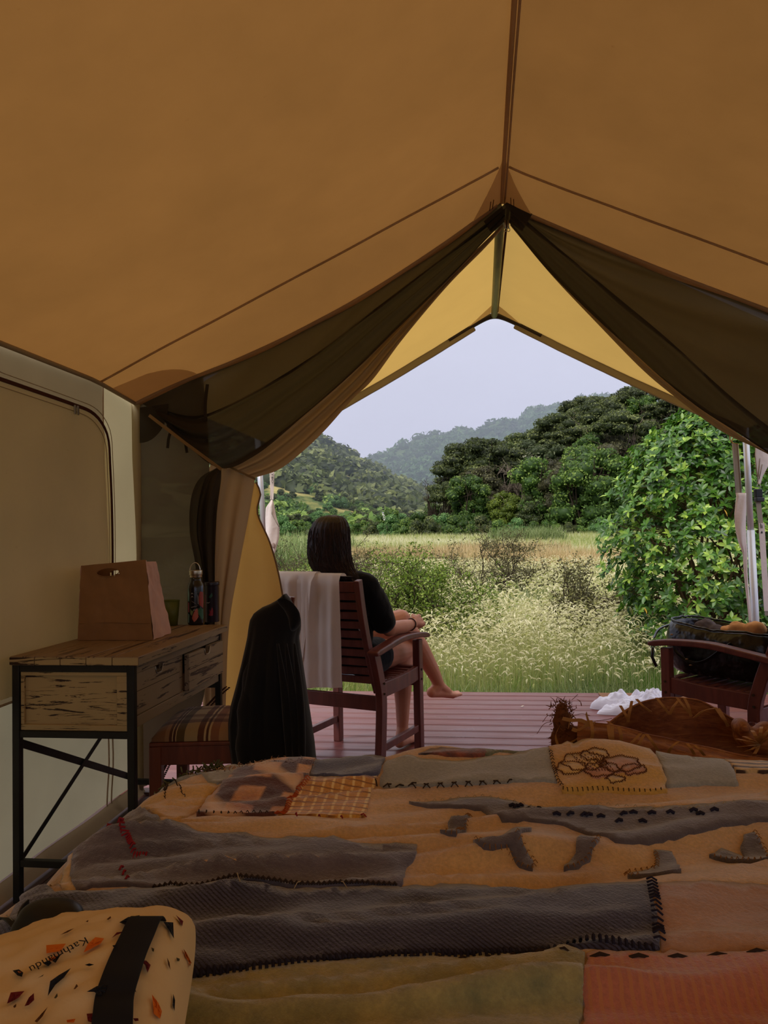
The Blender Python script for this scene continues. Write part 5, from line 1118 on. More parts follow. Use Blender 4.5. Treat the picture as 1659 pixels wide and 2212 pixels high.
# jacket over the backrest
jk = plain('black jacket cloth', (13, 13, 15), .85, .25, 0, .2, 5, .3, 250, .002, .15)
rows_j = [(1284, 612, 619), (1292, 604, 626), (1302, 590, 632), (1312, 566, 638), (1324, 549, 646), (1340, 540, 650), (1358, 537, 650), (1376, 535, 646), (1400, 530, 649), (1440, 521, 655), (1480, 511, 661), (1520, 500, 667), (1560, 494, 673), (1600, 495, 679), (1640, 500, 683), (1700, 503, 685), (1760, 506, 686)]
JD = 2.66; rings = []
Yr = np.linspace(1284, 1760, 70)
for y in Yr:
    l_ = np.interp(y, [r[0] for r in rows_j], [r[1] for r in rows_j]); r_ = np.interp(y, [r[0] for r in rows_j], [r[2] for r in rows_j]); a = at(l_, y, D=JD); b = at(r_, y, D=JD); c = (a+b)/2; hw = (b-a).length/2; ring = []
    f_ = V((CF.x, CF.y, 0)).normalized(); k0 = min(1, (y-1284)/120); dep = .035+.075*min(1, (y-1284)/160)+.02*k0
    for k in range(72):
        t = 2*pi*k/72; amp = min(1, max(0, (y-1330)/120)); fo = 1+amp*(.055*sin(9*t+1.5*sin(y*.006))+.045*sin(16*t+y*.004)); ring.append(c+V(CR)*(hw*cos(t)*(1 if abs(cos(t)) > .97 else min(1.0, fo)))+f_*(dep*sin(t)*fo))
    rings.append(ring)
jo = empty('jacket', (rings[-1][0]+rings[-1][36])/2, 'black hooded jacket hung over the back of the side chair', 'jacket')
G().loft(rings, True, True).build('body', jk, jo, True)
hd_ = [[at(px+dx, py+dy_, D=JD-.10-.02*z) for dx, dy_, z in ((-16*s_, -6*s_, 0), (-6*s_, -14*s_, 1), (8*s_, -12*s_, 1), (14*s_, 2*s_, 0), (6*s_, 12*s_, -1), (-8*s_, 10*s_, -1))] for px, py, s_ in ((604, 1300, .5), (612, 1302, .9), (622, 1310, 1.1), (632, 1322, 1.2), (638, 1338, 1.2), (636, 1352, .9), (630, 1362, .3))]
G().loft(hd_, True, True).build('hood', jk, jo, True, subsurf=1)
sl = [at(575, 1370, D=JD-.02), at(562, 1430, D=JD-.05), at(545, 1520, D=JD-.08), at(540, 1620, D=JD-.09), at(545, 1720, D=JD-.08)]
g = G(); g.tube(smooth_line(sl, 24), [.045+.004*sin(i*1.3) for i in range(24)], 16); g.build('sleeve', jk, jo, True)
g = G()
for x0, x1 in ((600, 628), (618, 642), (636, 655)): g.tube(smooth_line([at(x0, 1390, D=JD-.115), at((x0+x1)/2+3, 1520, D=JD-.14), at(x1, 1700, D=JD-.12)], 20), [.004+.010*sin(pi*i/19) for i in range(20)], 10)
g.build('fold', jk, jo, True)
# ================================================================ slatted armchairs on the deck
hard = wood('dark red hardwood', (84, 40, 34), (118, 62, 52), .38, 2, 3, 7, .15, .45)
def frame_at(cx, cy, fx, fy):
    l_ = sqrt(fx*fx+fy*fy); fx, fy = fx/l_, fy/l_; rx, ry = fy, -fx
    P = lambda x, y, z=0: V((cx+rx*x+fx*y, cy+ry*x+fy*y, z)); P.r = V((rx, ry, 0)); P.f = V((fx, fy, 0)); return P
def armchair(P, label, knob=True):
    e_ = empty('slatted_armchair', P(0, 0, 0), label, 'chair', 'slatted armchairs on the deck'); r, f = P.r, P.f
    for s_ in (-1, 1):
        x = .25*s_
        G().bar(P(x, .22, 0), P(x, .22, .588), .040, .046, r).build('leg', hard, e_, bevel=.004)
        G().beam(smooth_line([P(x, -.225, 0), P(x, -.205, .18), P(x, -.195, .36), P(x, -.225, .48), P(x, -.265, .588)], 14), .036, .055, r).build('leg', hard, e_, bevel=.004)
        G().beam(smooth_line([P(x, .20, .415), P(x, .05, .400), P(x, -.19, .395)], 10), .026, .072, r).build('seat_rail', hard, e_, bevel=.003)
        G().beam(smooth_line([P(x, .20, .125), P(x, -.21, .118)], 4), .024, .036, r).build('side_stretcher', hard, e_, bevel=.003)
        arm = smooth_line([P(x*1.04, -.30, .583), P(x*1.04, -.18, .600), P(x*1.04, .0, .622), P(x*1.04, .18, .618), P(x*1.04, .30, .602)], 20)
        G().beam(arm, .062, [.020]+[.028]*18+[.018], r).build('armrest', hard, e_, bevel=.007, seg=3)
        bp = smooth_line([P(x*.86, -.165, .38), P(x*.86, -.24, .56), P(x*.86, -.305, .76), P(x*.86, -.345, .935)], 14); G().beam(bp, .030, .040, r).build('back_post', hard, e_, bevel=.004)
        for y, z in ((.22, .43), (.22, .38), (-.20, .43), (-.20, .38)):
            q = P(x+s_*.0205, y, z); g = G(); g.tube([q, q+r*(s_*.003)], .006, 8); g.build('wood_plug', barkd, e_)
        if not knob: continue
        q = P(x+s_*.02, -.20, .30); g = G(); g.tube([q, q+r*(s_*.020)], .020, 14); g.build('hinge_knob', hard, e_, bevel=.003)
    for k in range(11):
        t = (k+.5)/11; z = .415+(.925-.415)*t; y = float(np.interp(z, [.38, .56, .76, .935], [-.165, -.24, -.305, -.345])); n_ = V((0, 0, 1))
        g = G(); g.bar(P(-.205, y, z), P(.205, y, z), .034 if k < 10 else .05, .013, (0, 0, 1)); g.build('back_slat', hard, e_, bevel=.003)
    for k in range(9):
        y = .205-k*.046; z = .437-.010*(k/9)+(.006 if k == 0 else 0)-.008*sin(pi*k/8); g = G(); g.bar(P(-.235, y, z), P(.235, y, z), .036, .014, f); g.build('seat_slat', hard, e_, bevel=.003)
    G().bar(P(-.235, .205, .375), P(.235, .205, .375), .055, .022, (0, 0, 1)).build('front_rail', hard, e_, bevel=.003)
    G().bar(P(-.235, -.195, .330), P(.235, -.195, .330), .070, .024, (0, 0, 1)).build('rear_rail', hard, e_, bevel=.003)
    return e_
C1 = frame_at(-.655, 3.98, .355, .935); armchair(C1, 'dark red slatted wooden armchair the woman sits in, towel on its back', False)
C2 = frame_at(1.20, 3.83, -.70, .70); armchair(C2, 'dark red slatted wooden armchair at the right holding a black bag')
# towel over the backrest
tw = canvas('white terry towel', (.90, .83, .81), (.80, .70, .66), .38, .03, 260, 0, .3)
to = empty('towel', C1(-.05, -.38, .93), 'white terry towel draped over the back of the occupied chair', 'towel')
def tfold(x, k): return .008*sin(x*42+.5)+.005*sin(x*95+1)+.004*fbm(x*8, k*3)
rows = []
for i in range(46):
    u = i/45; x = -.235+.375*u; col = []
    for z in np.linspace(.62, .945, 10): col.append(C1(x, -.215-(z-.5)*.18+.06+.0, z))
    for t in np.linspace(.15, pi-.15, 7): col.append(C1(x, -.352+.030*cos(t)+tfold(x, 0)*.3, .950+.018*sin(t)))
    for k, z in enumerate(np.linspace(.93, .425+.012*sin(x*9), 26)): xx = x+.012*(k/25)*(u-.3); col.append(C1(xx, -.392-.006*k/25+tfold(xx, k*.05)*(.3+.7*min(1, k/6)), z))
    rows.append(col)
G().loft(rows).build('cloth', tw, to, True)
rows = []
for i in range(26):
    u = i/25; x0 = -.235+.215*u; col = []
    for t in np.linspace(.3, pi-.15, 7): col.append(C1(x0+.02*u, -.352+.036*cos(t), .953+.022*sin(t)))
    for k, z in enumerate(np.linspace(.93, .555-.065*u, 20)): xx = x0+.02*u-(.075*u)*(k/19); col.append(C1(xx, -.402-.004*k/19+tfold(xx+.1, k*.05), z))
    rows.append(col)
G().loft(rows).build('folded_layer', tw, to, True)
g = G(); g.tube([rows[i][-1] for i in range(26)], .002, 5); g.tube([rows[-1][j] for j in range(7, 27)], .0022, 5); g.build('hem', tw, to, True)
# ================================================================ seated woman
skin = Mat('skin'); vec = skin.coord('Object'); k_ = skin.pbsdf(skin.ramp(skin.noise(vec, 6, 3), [(.3, srgb((190, 128, 100))), (.7, srgb((206, 144, 116)))]), .5, .35, 0, skin.bump(skin.noise(vec, 300, 2), .08, .0006)); k_.inputs['Subsurface Weight'].default_value = .12; k_.inputs['Subsurface Radius'].default_value = (.02, .008, .004); k_.inputs['Subsurface Scale'].default_value = .4; skin = skin.m
PB = C1; woman = empty('person', PB(0, -.1, 0), 'woman with long dark hair in a black t-shirt sitting with crossed bare legs', 'person')
def limb(g, pts, rad, n=16):
    P3 = [PB(*p) for p in pts]; g.tube(P3, rad, n)
    for p, r in zip(P3, rad): g.ball(p, r, 14, 9)
ROT = Matrix((PB.r, PB.f, V((0, 0, 1)))).transposed()
def el(g, c, r): g.ball(PB(*c), r, 20, 14, ROT)
def remesh(o, vox, it=6, dec=None):
    md = o.modifiers.new('remesh', 'REMESH'); md.mode = 'VOXEL'; md.voxel_size = vox; md.use_smooth_shade = True
    sm = o.modifiers.new('smooth', 'SMOOTH'); sm.factor = .5; sm.iterations = it; return o
g = G()
el(g, (0, -.09, .535), (.160, .115, .095)); el(g, (0, -.14, .67), (.125, .090, .13)); el(g, (0, -.175, .83), (.150, .095, .14)); el(g, (0, -.185, .92), (.135, .075, .06))
limb(g, [(-.155, -.175, .905), (0, -.185, .93), (.155, -.165, .900)], [.052, .056, .052]); limb(g, [(0, -.190, .93), (-.012, -.175, 1.04)], [.055, .048])
el(g, (-.020, -.170, 1.150), (.074, .092, .100)); el(g, (-.018, -.115, 1.085), (.050, .048, .052)); el(g, (-.018, -.148, 1.10), (.062, .070, .062))
limb(g, [(-.018, -.075, 1.15), (-.018, -.060, 1.122)], [.010, .014], 8); limb(g, [(-.035, -.074, 1.085), (-.018, -.066, 1.086), (-.001, -.074, 1.085)], [.007, .009, .007], 8)
for s_ in (-1, 1): el(g, (-.018+s_*.074, -.165, 1.130), (.010, .018, .028)); el(g, (-.018+s_*.032, -.088, 1.148), (.016, .010, .010))
# right arm along the armrest, left arm in the lap
limb(g, [(.160, -.160, .895), (.190, -.090, .770), (.212, -.030, .672), (.228, .08, .668), (.238, .195, .672)], [.050, .044, .040, .037, .025])
limb(g, [(-.160, -.165, .895), (-.215, -.10, .77), (-.235, -.03, .67), (-.14, .08, .70), (-.06, .16, .735)], [.050, .044, .040, .037, .025])
# legs
limb(g, [(.085, -.07, .520), (.105, .13, .515), (.118, .315, .505)], [.092, .078, .060]); limb(g, [(.118, .325, .49), (.130, .275, .36), (.134, .262, .22), (.136, .250, .10)], [.056, .055, .040, .031])
limb(g, [(-.085, -.07, .530), (.0, .14, .625), (.098, .325, .670)], [.092, .080, .062]); limb(g, [(.105, .335, .655), (.175, .395, .52), (.225, .45, .39), (.250, .490, .300)], [.057, .054, .041, .031])
def foot(g, heel, ball, toe, side, w=.040):
    H_, B_, T_ = V(heel), V(ball), V(toe); S_ = V(side).normalized(); limb(g, [tuple(H_), tuple(H_.lerp(B_, .5)+V((0, 0, .006))), tuple(B_)], [.030, .029, .022]); ank = H_
    for q, l_, r_ in ((-1.6, .82, .009), (-.8, .92, .0095), (0, 1.0, .010), (.8, 1.06, .011), (1.7, 1.1, .015)):
        b0 = B_+S_*(q*.0125); t0 = B_+(T_-B_)*l_+S_*(q*.0125*1.05); limb(g, [tuple(H_.lerp(B_, .55)+S_*(q*.008)), tuple(b0), tuple(t0)], [.018, .014, r_], 8)
foot(g, (.140, .205, .036), (.150, .345, .024), (.152, .395, .016), (-1, 0, 0)); limb(g, [(.136, .250, .10), (.138, .222, .050)], [.032, .030]); limb(g, [(.136, .255, .095), (.147, .31, .045)], [.030, .022])
foot(g, (.222, .452, .262), (.285, .600, .225), (.305, .655, .222), (-.9, .4, 0)); limb(g, [(.250, .490, .300), (.228, .462, .268)], [.031, .029]); limb(g, [(.250, .492, .295), (.275, .555, .250)], [.029, .023])
# hands: palm, four fingers, thumb
def hand(g, wrist, fwd, side, up, curl):
    W_, F_, S_, U_ = V(wrist), V(fwd).normalized(), V(side).normalized(), V(up).normalized()
    for q in (-1, 0, 1): limb(g, [tuple(W_), tuple(W_+F_*.045+S_*(q*.018)), tuple(W_+F_*.078+S_*(q*.024))], [.021, .0165, .0135], 8)
    for i, (q, l_) in enumerate(((-1.5, .9), (-.5, 1.0), (.5, .95), (1.5, .76))):
        p0 = W_+F_*.080+S_*(q*.018); p1 = p0+(F_*cos(curl)-U_*sin(curl))*.030*l_; p2 = p1+(F_*cos(2.1*curl)-U_*sin(2.1*curl))*.022*l_; p3 = p2+(F_*cos(3.0*curl)-U_*sin(3.0*curl))*.017*l_
        limb(g, [tuple(p0), tuple(p1), tuple(p2), tuple(p3)], [.0098, .0088, .0080, .0068], 8)
    t0 = W_+F_*.022-S_*.022; t1 = t0+(F_*.75-S_*.6-U_*.25)*.034; t2 = t1+(F_*.95-S_*.1-U_*.4)*.028; limb(g, [tuple(t0), tuple(t1), tuple(t2)], [.0135, .0105, .0085], 8)
hand(g, (.238, .200, .674), (.10, 1, .12), (.55, 0, -.83), (.83, 0, .55), .75)
hand(g, (-.055, .165, .737), (.75, .65, -.10), (-.65, .75, 0), (0, 0, 1), .30)
g.build('body', skin, woman, True); bodyo = [o for o in woman.children][-1]; remesh(bodyo, .0042, 4)
# clothes
black = plain('black cotton', (17, 17, 20), .9, .15, 0, .15, 8, .4, 40, .006, .1)
g = G(); el(g, (0, -.125, .64), (.160, .118, .15)); el(g, (0, -.175, .80), (.178, .118, .16)); el(g, (0, -.180, .905), (.150, .095, .078)); limb(g, [(-.155, -.175, .905), (0, -.188, .928), (.155, -.165, .900)], [.064, .062, .064])
limb(g, [(.158, -.165, .897), (.184, -.10, .79), (.196, -.062, .715)], [.064, .066, .064]); limb(g, [(-.158, -.165, .897), (-.208, -.11, .79), (-.228, -.06, .715)], [.064, .066, .064]); limb(g, [(0, -.192, .93), (-.006, -.186, .972)], [.066, .060])
sh_ = g.build('t_shirt', black, woman, True); remesh(sh_, .007, 5); tx = bpy.data.textures.new('creases', 'CLOUDS'); tx.noise_scale = .10; dm_ = sh_.modifiers.new('creases', 'DISPLACE'); dm_.texture = tx; dm_.strength = .018; dm_.mid_level = .5
g = G(); el(g, (0, -.08, .540), (.175, .135, .098)); limb(g, [(.085, -.07, .524), (.098, .035, .522)], [.100, .096]); limb(g, [(-.085, -.07, .534), (-.045, .045, .575)], [.100, .094]); so = g.build('shorts', black, woman, True); remesh(so, .007, 5)
# wrist band
wc = V((.237, .168, .671)); g = G(); g.tube([PB(*(wc+V((.030*cos(t), .008*sin(t), .030*sin(t))))) for t in np.linspace(0, 2*pi, 24)], .0032, 6); g.build('hair_tie', plain('dark red hair tie', (48, 16, 20), .7), woman, True)
g = G()
for s_ in (-1, 1): g.ball(PB(-.018+s_*.032, -.083, 1.148), .011, 10, 7)
g.build('eyes', plain('eye white', (225, 220, 215), .3), woman, True)
g = G(); g.tube([PB(-.036, -.060, 1.085), PB(-.018, -.055, 1.087), PB(0, -.060, 1.085)], [.002, .005, .002], 8); g.build('lips', plain('lips', (170, 88, 80), .5), woman, True)
# hair
hm_ = Mat('dark brown hair'); vec = hm_.coord('Object', (90, 90, 5)); c = hm_.ramp(hm_.noise(vec, 1.2, 4), [(.3, srgb((20, 12, 9))), (.7, srgb((52, 30, 20)))]); kk = hm_.pbsdf(c, .5, .25, 0, hm_.bump(hm_.noise(vec, 3, 3), .6, .003)); kk.inputs['Anisotropic'].default_value = .6; hairm = hm_.m
def hx(px): return -.022+(px-714)*.00240
lv = [(1.250, 706, 724, -.185, .015), (1.246, 694, 736, -.185, .040), (1.234, 685, 744, -.188, .064), (1.212, 676, 751, -.192, .084), (1.18, 670, 755, -.196, .096), (1.143, 667.5, 757, -.200, .100), (1.10, 667, 759, -.205, .100), (1.06, 667, 761, -.210, .096), (1.02, 669, 765, -.214, .090), (.995, 674, 769, -.218, .084), (.972, 682, 775, -.222, .076), (.950, 692, 783, -.224, .066), (.930, 706, 787, -.226, .052)]
rings = []
Z_ = np.linspace(1.250, .930, 44); LZ = [l[0] for l in lv][::-1]
for z in Z_:
    I = lambda c_: float(np.interp(z, LZ, [l[c_] for l in lv][::-1])); a, b = hx(I(1)), hx(I(2)); yc, hd2 = I(3), I(4); ring = []
    for k in range(120):
        t = 2*pi*k/120; q = 1+.016*sin(31*t+z*9)+.012*sin(17*t-z*14+1)+.008*sin(53*t+z*5); ct, st_ = cos(t), sin(t); ring.append(PB((a+b)/2+(b-a)/2*(abs(ct)**.9)*(1 if ct > 0 else -1)*q, yc+hd2*st_*q*(.82 if st_ > 0 else 1), z))
    rings.append(ring)
ha = G().loft(rings, True, True).build('hair', hairm, woman, True)
g = G(); random.seed(4)
for k in range(150):
    t = random.uniform(pi*.85, 2*pi+.35); pts = []; j0 = random.randint(8, 24); rr = []
    for j in range(j0, 44, 3):
        p = rings[j][int((t+.0016*(j-j0)*random.uniform(-3, 8))/(2*pi)*120) % 120]; c_ = (rings[j][0]+rings[j][60])/2; pts.append(c_+(p-c_)*1.012)
    if random.random() < .5: pts.append(pts[-1]+V((0, 0, -.012))+PB.r*.004)
    g.tube(pts, [.0016]*(len(pts)-1)+[.0006], 5, False)
g.build('hair_strands', hairm, ha, True, kind='stuff')
cpt = [PB(-.085+.05*t, -.262-.006*sin(t*3), .968-.012*t) for t in np.linspace(0, 1.6, 10)]; G().tube(cpt, .0012, 5).build('necklace_chain', steel, woman, True)
# ================================================================ black holdall with clothes
leath = plain('glossy black bag fabric', (12, 12, 14), .28, .5, 0, .2, 5, .8, 9, .03)
bgc = C2(.0, .04, .455); hb = empty('holdall', bgc, 'black shiny open holdall standing on the right hand armchair', 'bag')
rx, ry = .275, .17; rings = []
for z, k, kk_ in ((.0, .80, .8), (.012, .93, .93), (.06, 1.0, 1.0), (.13, 1.02, 1.03), (.18, .99, .98), (.205, .95, .90), (.215, .93, .86), (.205, .90, .80), (.15, .86, .74)):
    ring = []
    for i in range(80):
        t = 2*pi*i/80; c_, s_ = cos(t), sin(t); sq = (abs(c_)**4+abs(s_)**4)**(-.25); wr = 1+.030*fbm(c_*2.2, s_*2.2, z*14)*(1 if z > .01 else .3); sag = .035*max(0, -c_)*(z/.2) - .0*c_
        ring.append(bgc-C2.f*(rx*k*c_*sq*wr)+C2.r*(ry*kk_*s_*sq*wr)+V((0, 0, z*(1+.06*fbm(c_*2, s_*2, 3))+sag)))
    rings.append(ring)
G().loft(rings, True).build('body', leath, hb, True, subsurf=1); g = G(); g.f = []; g.add(rings[0], [tuple(range(79, -1, -1))]); g.build('bottom', leath, hb)
G().tube([p+V((0, 0, .003)) for p in rings[6]]+[rings[6][0]], .005, 8).build('zip_edge', leath, hb, True)
def bp(px, py, off=-.19):
    d = at(px, py, D=1)-EYE; q = bgc+C2.r*(off*.92); return EYE+d*((q-EYE).dot(C2.r)/d.dot(C2.r))
G().beam(smooth_line([bp(1455, 1385), bp(1458, 1405, -.20), bp(1480, 1425, -.205), bp(1505, 1432, -.205), bp(1530, 1424, -.205), bp(1560, 1402, -.20), bp(1580, 1390)], 30), .006, .014, V(CF)).build('handle', leath, hb, True, bevel=.002)
G().beam(smooth_line([bp(1412, 1378, -.1), bp(1425, 1358, -.05), bp(1460, 1345, 0), bp(1480, 1342, .05), bp(1486, 1350, .1)], 24), .022, .006, V(CF)).build('shoulder_strap', leath, hb, True, bevel=.001)
G().tube([bp(1410, 1398, -.06), bp(1409, 1420, -.06), bp(1418, 1440, -.06)], .008, 8).build('end_handle', leath, hb, True)
for px, py in ((1451, 1371), (1484, 1424), (1492, 1437)): q = bp(px, py, -.21); G().ball(q, (.008, .004, .004), 8, 6).build('buckle', plain('bronze fitting', (150, 120, 90), .35, .5, .8), hb, True)
def heap(name, pts, r, mat, label, cat, seed):
    """soft crumpled cloth lump"""
    g = G(); 
    for i, (c_, rr) in enumerate(pts): g.ball(c_, rr, 26, 18)
    o = g.build(name, mat, None, True, label=label, cat=cat); remesh(o, r, 3); tx = bpy.data.textures.new('crumple', 'CLOUDS'); tx.noise_scale = .07; tx.noise_depth = 2; d_ = o.modifiers.new('crumple', 'DISPLACE'); d_.texture = tx; d_.strength = .035; d_.mid_level = .5; return o
H = lambda px, py, off: bp(px, py, off)
heap('grey_garment', [(H(1500, 1366, 0), (.06, .05, .035)), (H(1525, 1356, 0), (.05, .05, .05)), (H(1548, 1366, .0), (.05, .05, .04))], .006, plain('grey cloth', (92, 84, 86), .9, .1), 'crumpled grey garment sticking out of the black holdall', 'clothes', 1)
heap('tan_garment', [(H(1568, 1366, .02), (.05, .06, .034)), (H(1600, 1360, .02), (.06, .06, .040)), (H(1632, 1360, .02), (.05, .05, .036))], .006, plain('tan cloth', (204, 152, 102), .9, .1), 'crumpled tan garment on top of the black holdall', 'clothes', 2)
# white sheet crumpled on the deck
wsm = plain('white cotton sheet', (214, 212, 226), .9, .15, 0, .03, 4, .2, 200)
sc0 = at(1392, 1535, Z=0); rows = []
for i in range(46):
    col = []; rr = i/45
    for j in range(121):
        a = 2*pi*j/120; R_ = .86+.12*sin(a*5+1)+.08*sin(a*9); u, v = rr*R_*cos(a), rr*R_*sin(a); e_ = max(0, 1-rr**4)**.6
        z = e_*(.030+.055*abs(fbm(u*2.0+3, v*1.4, 2)+.55)+.040*abs(fbm(u*5, v*4, 6))+.03*exp(-((u-.05)**2*6+(v+.1)**2*5)))+.001; col.append(sc0+V((u*.36, v*.21, z)))
    rows.append(col)
o = G().loft(rows).build('crumpled_sheet', wsm, None, True, label='crumpled white sheet lying on the deck behind the bark bowl', cat='sheet')
# ================================================================ things hanging by the awning poles
YP = 4.86
def PY(x, y, d=0): return at(x, y, Y=YP+d)
hg = empty('guy_strap', PY(1594, 960), 'beige webbing strap in a white cotton sleeve left of the right hand pole', 'strap')
G().tube(smooth_line([PY(1588, 962), PY(1578, 952), PY(1577, 938), PY(1581, 932), PY(1586, 940), PY(1581, 955), PY(1596, 960)], 24), .0028, 6).build('wire_hook', plain('brass wire', (170, 120, 70), .4, .5, .8), hg, True)
G().beam(smooth_line([PY(1588, 958), PY(1591, 1000), PY(1596, 1068)], 12), .038, .004, V(CR)).build('webbing', ropem, hg)
for s_ in (-1, 1): G().tube([PY(1588+s_*6, 958, -.004), PY(1591+s_*6, 1000, -.004), PY(1596+s_*6, 1068, -.004)], .0028, 5).build('webbing_edge', whitec, hg, True)
def sock(rows_, par, name, dep=.018, mat=None, closed=True):
    rings = []
    Ys = np.linspace(rows_[0][0], rows_[-1][0], 40)
    for y in Ys:
        l_ = np.interp(y, [r[0] for r in rows_], [r[1] for r in rows_]); r_ = np.interp(y, [r[0] for r in rows_], [r[2] for r in rows_]); a, b = PY(l_, y), PY(r_, y); c = (a+b)/2; h = (b-a).length/2
        rings.append([c+V(CR)*(h*cos(t)*(1+.05*sin(5*t+y*.06)))+V((0, 1, 0))*(min(dep, h)*sin(t)*(1+.25*sin(3*t+y*.05))) for t in np.linspace(0, 2*pi, 25)[:-1]])
    return G().loft(rings, True, True).build(name, mat or whitec, par, True)
cottonw = plain('white cotton', (222, 208, 204), .9, .1, 0, .05, 8, .4, 60, .004)
sock([(1065, 1588, 1612), (1072, 1590, 1612), (1085, 1588, 1612), (1110, 1586, 1612), (1140, 1588, 1612), (1170, 1594, 1613), (1195, 1604, 1614), (1240, 1607, 1615), (1345, 1618, 1624)], hg, 'sleeve', .02, cottonw)
_q = PY(1581, 934); G().tube([_q, awn(1.62, YP)+V((0, 0, -.01))], .002, 5).build('hook_cord', ropem, hg, True)
h2 = empty('tension_strap', PY(1640, 1070), 'beige strap with black ratchet buckle right of the right hand pole', 'strap')
sock([(968, 1628, 1700), (985, 1629, 1680), (1000, 1631, 1664), (1015, 1633, 1656), (1030, 1635, 1648), (1046, 1637, 1643)], h2, 'corner_flap', .004, cottonw)
for a, b in (((1631, 975), (1637, 1040)), ((1642, 990), (1638, 1030)), ((1647, 1003), (1640, 1035))): G().tube([PY(*a, -.008), PY(*b, -.008)], .0022, 5).build('seam', ropem, h2, True)
G().tube([PY(1637, 1046), PY(1634, 1052), PY(1644, 1052), PY(1641, 1046)], .003, 6).build('ring', steel, h2, True)
a, b = PY(1637, 1070), PY(1640, 1083)
g = G(); g.bar(PY(1637, 1056), PY(1638, 1075), .045, .03, V(CR)); g.build('buckle', blackp, h2, bevel=.006); g = G(); g.bar(PY(1640, 1074), PY(1640, 1084), .052, .036, V(CR)); g.build('buckle_lever', plain('dark grey plastic', (52, 54, 58), .4), h2, bevel=.006)
G().beam(smooth_line([PY(1638, 1084), PY(1643, 1130), PY(1650, 1220), PY(1658, 1330)], 16), .030, .003, V(CR)).build('webbing', ropem, h2)
G().beam([PY(1645, 1130, -.003), PY(1650, 1215, -.003), PY(1657, 1320, -.003)], .034, .003, V(CR)).build('white_sleeve', cottonw, h2)
G().add([PY(1643, 1152, -.008), PY(1648, 1152, -.008), PY(1646, 1146, -.008)], [(0, 1, 2)]).build('printed_mountain', blackp, h2)
for k in range(3): G().tube([PY(1642.5+k*2, 1130+k*2, -.008), PY(1643.5+k*2, 1141, -.008)], .0012, 4).build('printed_line', blackp, h2)
h3 = empty('rolled_guy_bag', PY(589, 1090), 'white cotton bag hanging from a strap beside the left hand pole', 'strap')
G().beam([awn(-1.20, YP), PY(588, 985), PY(589, 1020), PY(587, 1079)], .022, .003, V(CR)).build('webbing', cottonw, h3); G().tube([PY(583, 1000), PY(584.5, 1050), PY(586, 1079)], .003, 6).build('cord', cottonw, h3, True)
sock([(1080, 585.5, 589), (1085, 583, 591), (1097, 575, 593), (1120, 574, 598), (1138, 574.5, 603), (1160, 575, 602), (1172, 577, 600), (1180, 581, 597), (1190, 585, 595), (1200, 588, 591)], h3, 'bag', .02, cottonw)
G().tube([PY(588, 1096, -.024), PY(587, 1110, -.026), PY(596, 1127, -.024), PY(603, 1138, -.012)], .0025, 5).build('seam', ropem, h3, True); G().ball(PY(590.5, 1178, -.022), (.011, .004, .018), 12, 8).build('toggle_hole_shade', plain('painted hole shade', (150, 128, 120), .9), h3, True)  # darker blob for the hole, its shade put into the colour
def text_mesh(body, size, fn, name, mat, parent, ext=0):
    cu = bpy.data.curves.new('lettering', 'FONT'); cu.body = body; cu.size = size; cu.resolution_u = 3; cu.fill_mode = 'BOTH'
    t_ = bpy.data.objects.new('lettering', cu); me = bpy.data.meshes.new_from_object(t_); me.name = name
    xs = [v.co.x for v in me.vertices]; w = max(xs)
    for v in me.vertices: v.co = fn(v.co.x/w, v.co.y/size)
    bpy.data.objects.remove(t_); return link(name, me, mat, parent)
text_mesh('YBO:', 1, lambda u, v: PY(586.4+v*6, 1022+u*24, -.005), 'printed_letters', blackp, h3)
# ================================================================ bark bowl on a low chest at the foot of the bed
bw0, bw1 = at(1215, 1690, D=2.10), at(1760, 1690, D=2.10)
chest = empty('blanket_chest', (.9, 2.2, 0), 'low dark wooden chest at the foot of the bed under the bark bowl', 'chest')
G().box(.24, 1.45, 1.98, 2.40, .03, .40).build('box', floor_m, chest, bevel=.006); G().box(.22, 1.47, 1.96, 2.42, .40, .425).build('lid', floor_m, chest, bevel=.004)
for x in (.28, 1.41):
    for y in (2.02, 2.36): G().box(x-.03, x+.03, y-.03, y+.03, 0, .03).build('foot', floor_m, chest)
bk = Mat('palm bark'); vec = bk.coord('Object', (3, 30, 30)); n1 = bk.noise(vec, 2.2, 6, .65, .8); c = bk.ramp(n1, [(.25, srgb((84, 44, 20))), (.5, srgb((158, 98, 50))), (.75, srgb((206, 148, 82)))]); c = bk.mix(bk.ramp(bk.noise(bk.coord('Object'), 7, 4), [(.4, (0, 0, 0)), (.65, (.7, .7, .7))]), c, srgb((106, 52, 26))); bk.pbsdf(c, .55, .3, 0, bk.bump(n1, .6, .004)); bk = bk.m
flax = plain('dry flax strip', (178, 128, 66), .55, .3, 0, .15, 10, .3, 60); fib = plain('dark palm fibre', (122, 76, 44), .85, .1)
bowl = empty('bark_bowl', at(1450, 1660, D=2.35), 'long curved palm bark bowl laced with flax strips beyond the foot of the bed', 'bowl')
def PD(l, D): return [at(x, y, D=D) for x, y in l]
R1 = PD([(1262, 1572), (1300, 1547), (1340, 1523), (1372, 1512), (1400, 1508), (1440, 1506), (1482, 1508), (1508, 1511), (1540, 1528), (1572, 1546), (1610, 1558), (1720, 1572)], 2.50)
R1 = [p+V(CF)*(-.10*abs(i-5.5)/5.5) for i, p in enumerate(R1)]
R2 = PD([(1255, 1620), (1320, 1610), (1400, 1610), (1480, 1612), (1560, 1622), (1640, 1640), (1720, 1650)], 2.47)
R3 = PD([(1250, 1665), (1340, 1672), (1450, 1680), (1560, 1684), (1640, 1690), (1720, 1690)], 2.36)
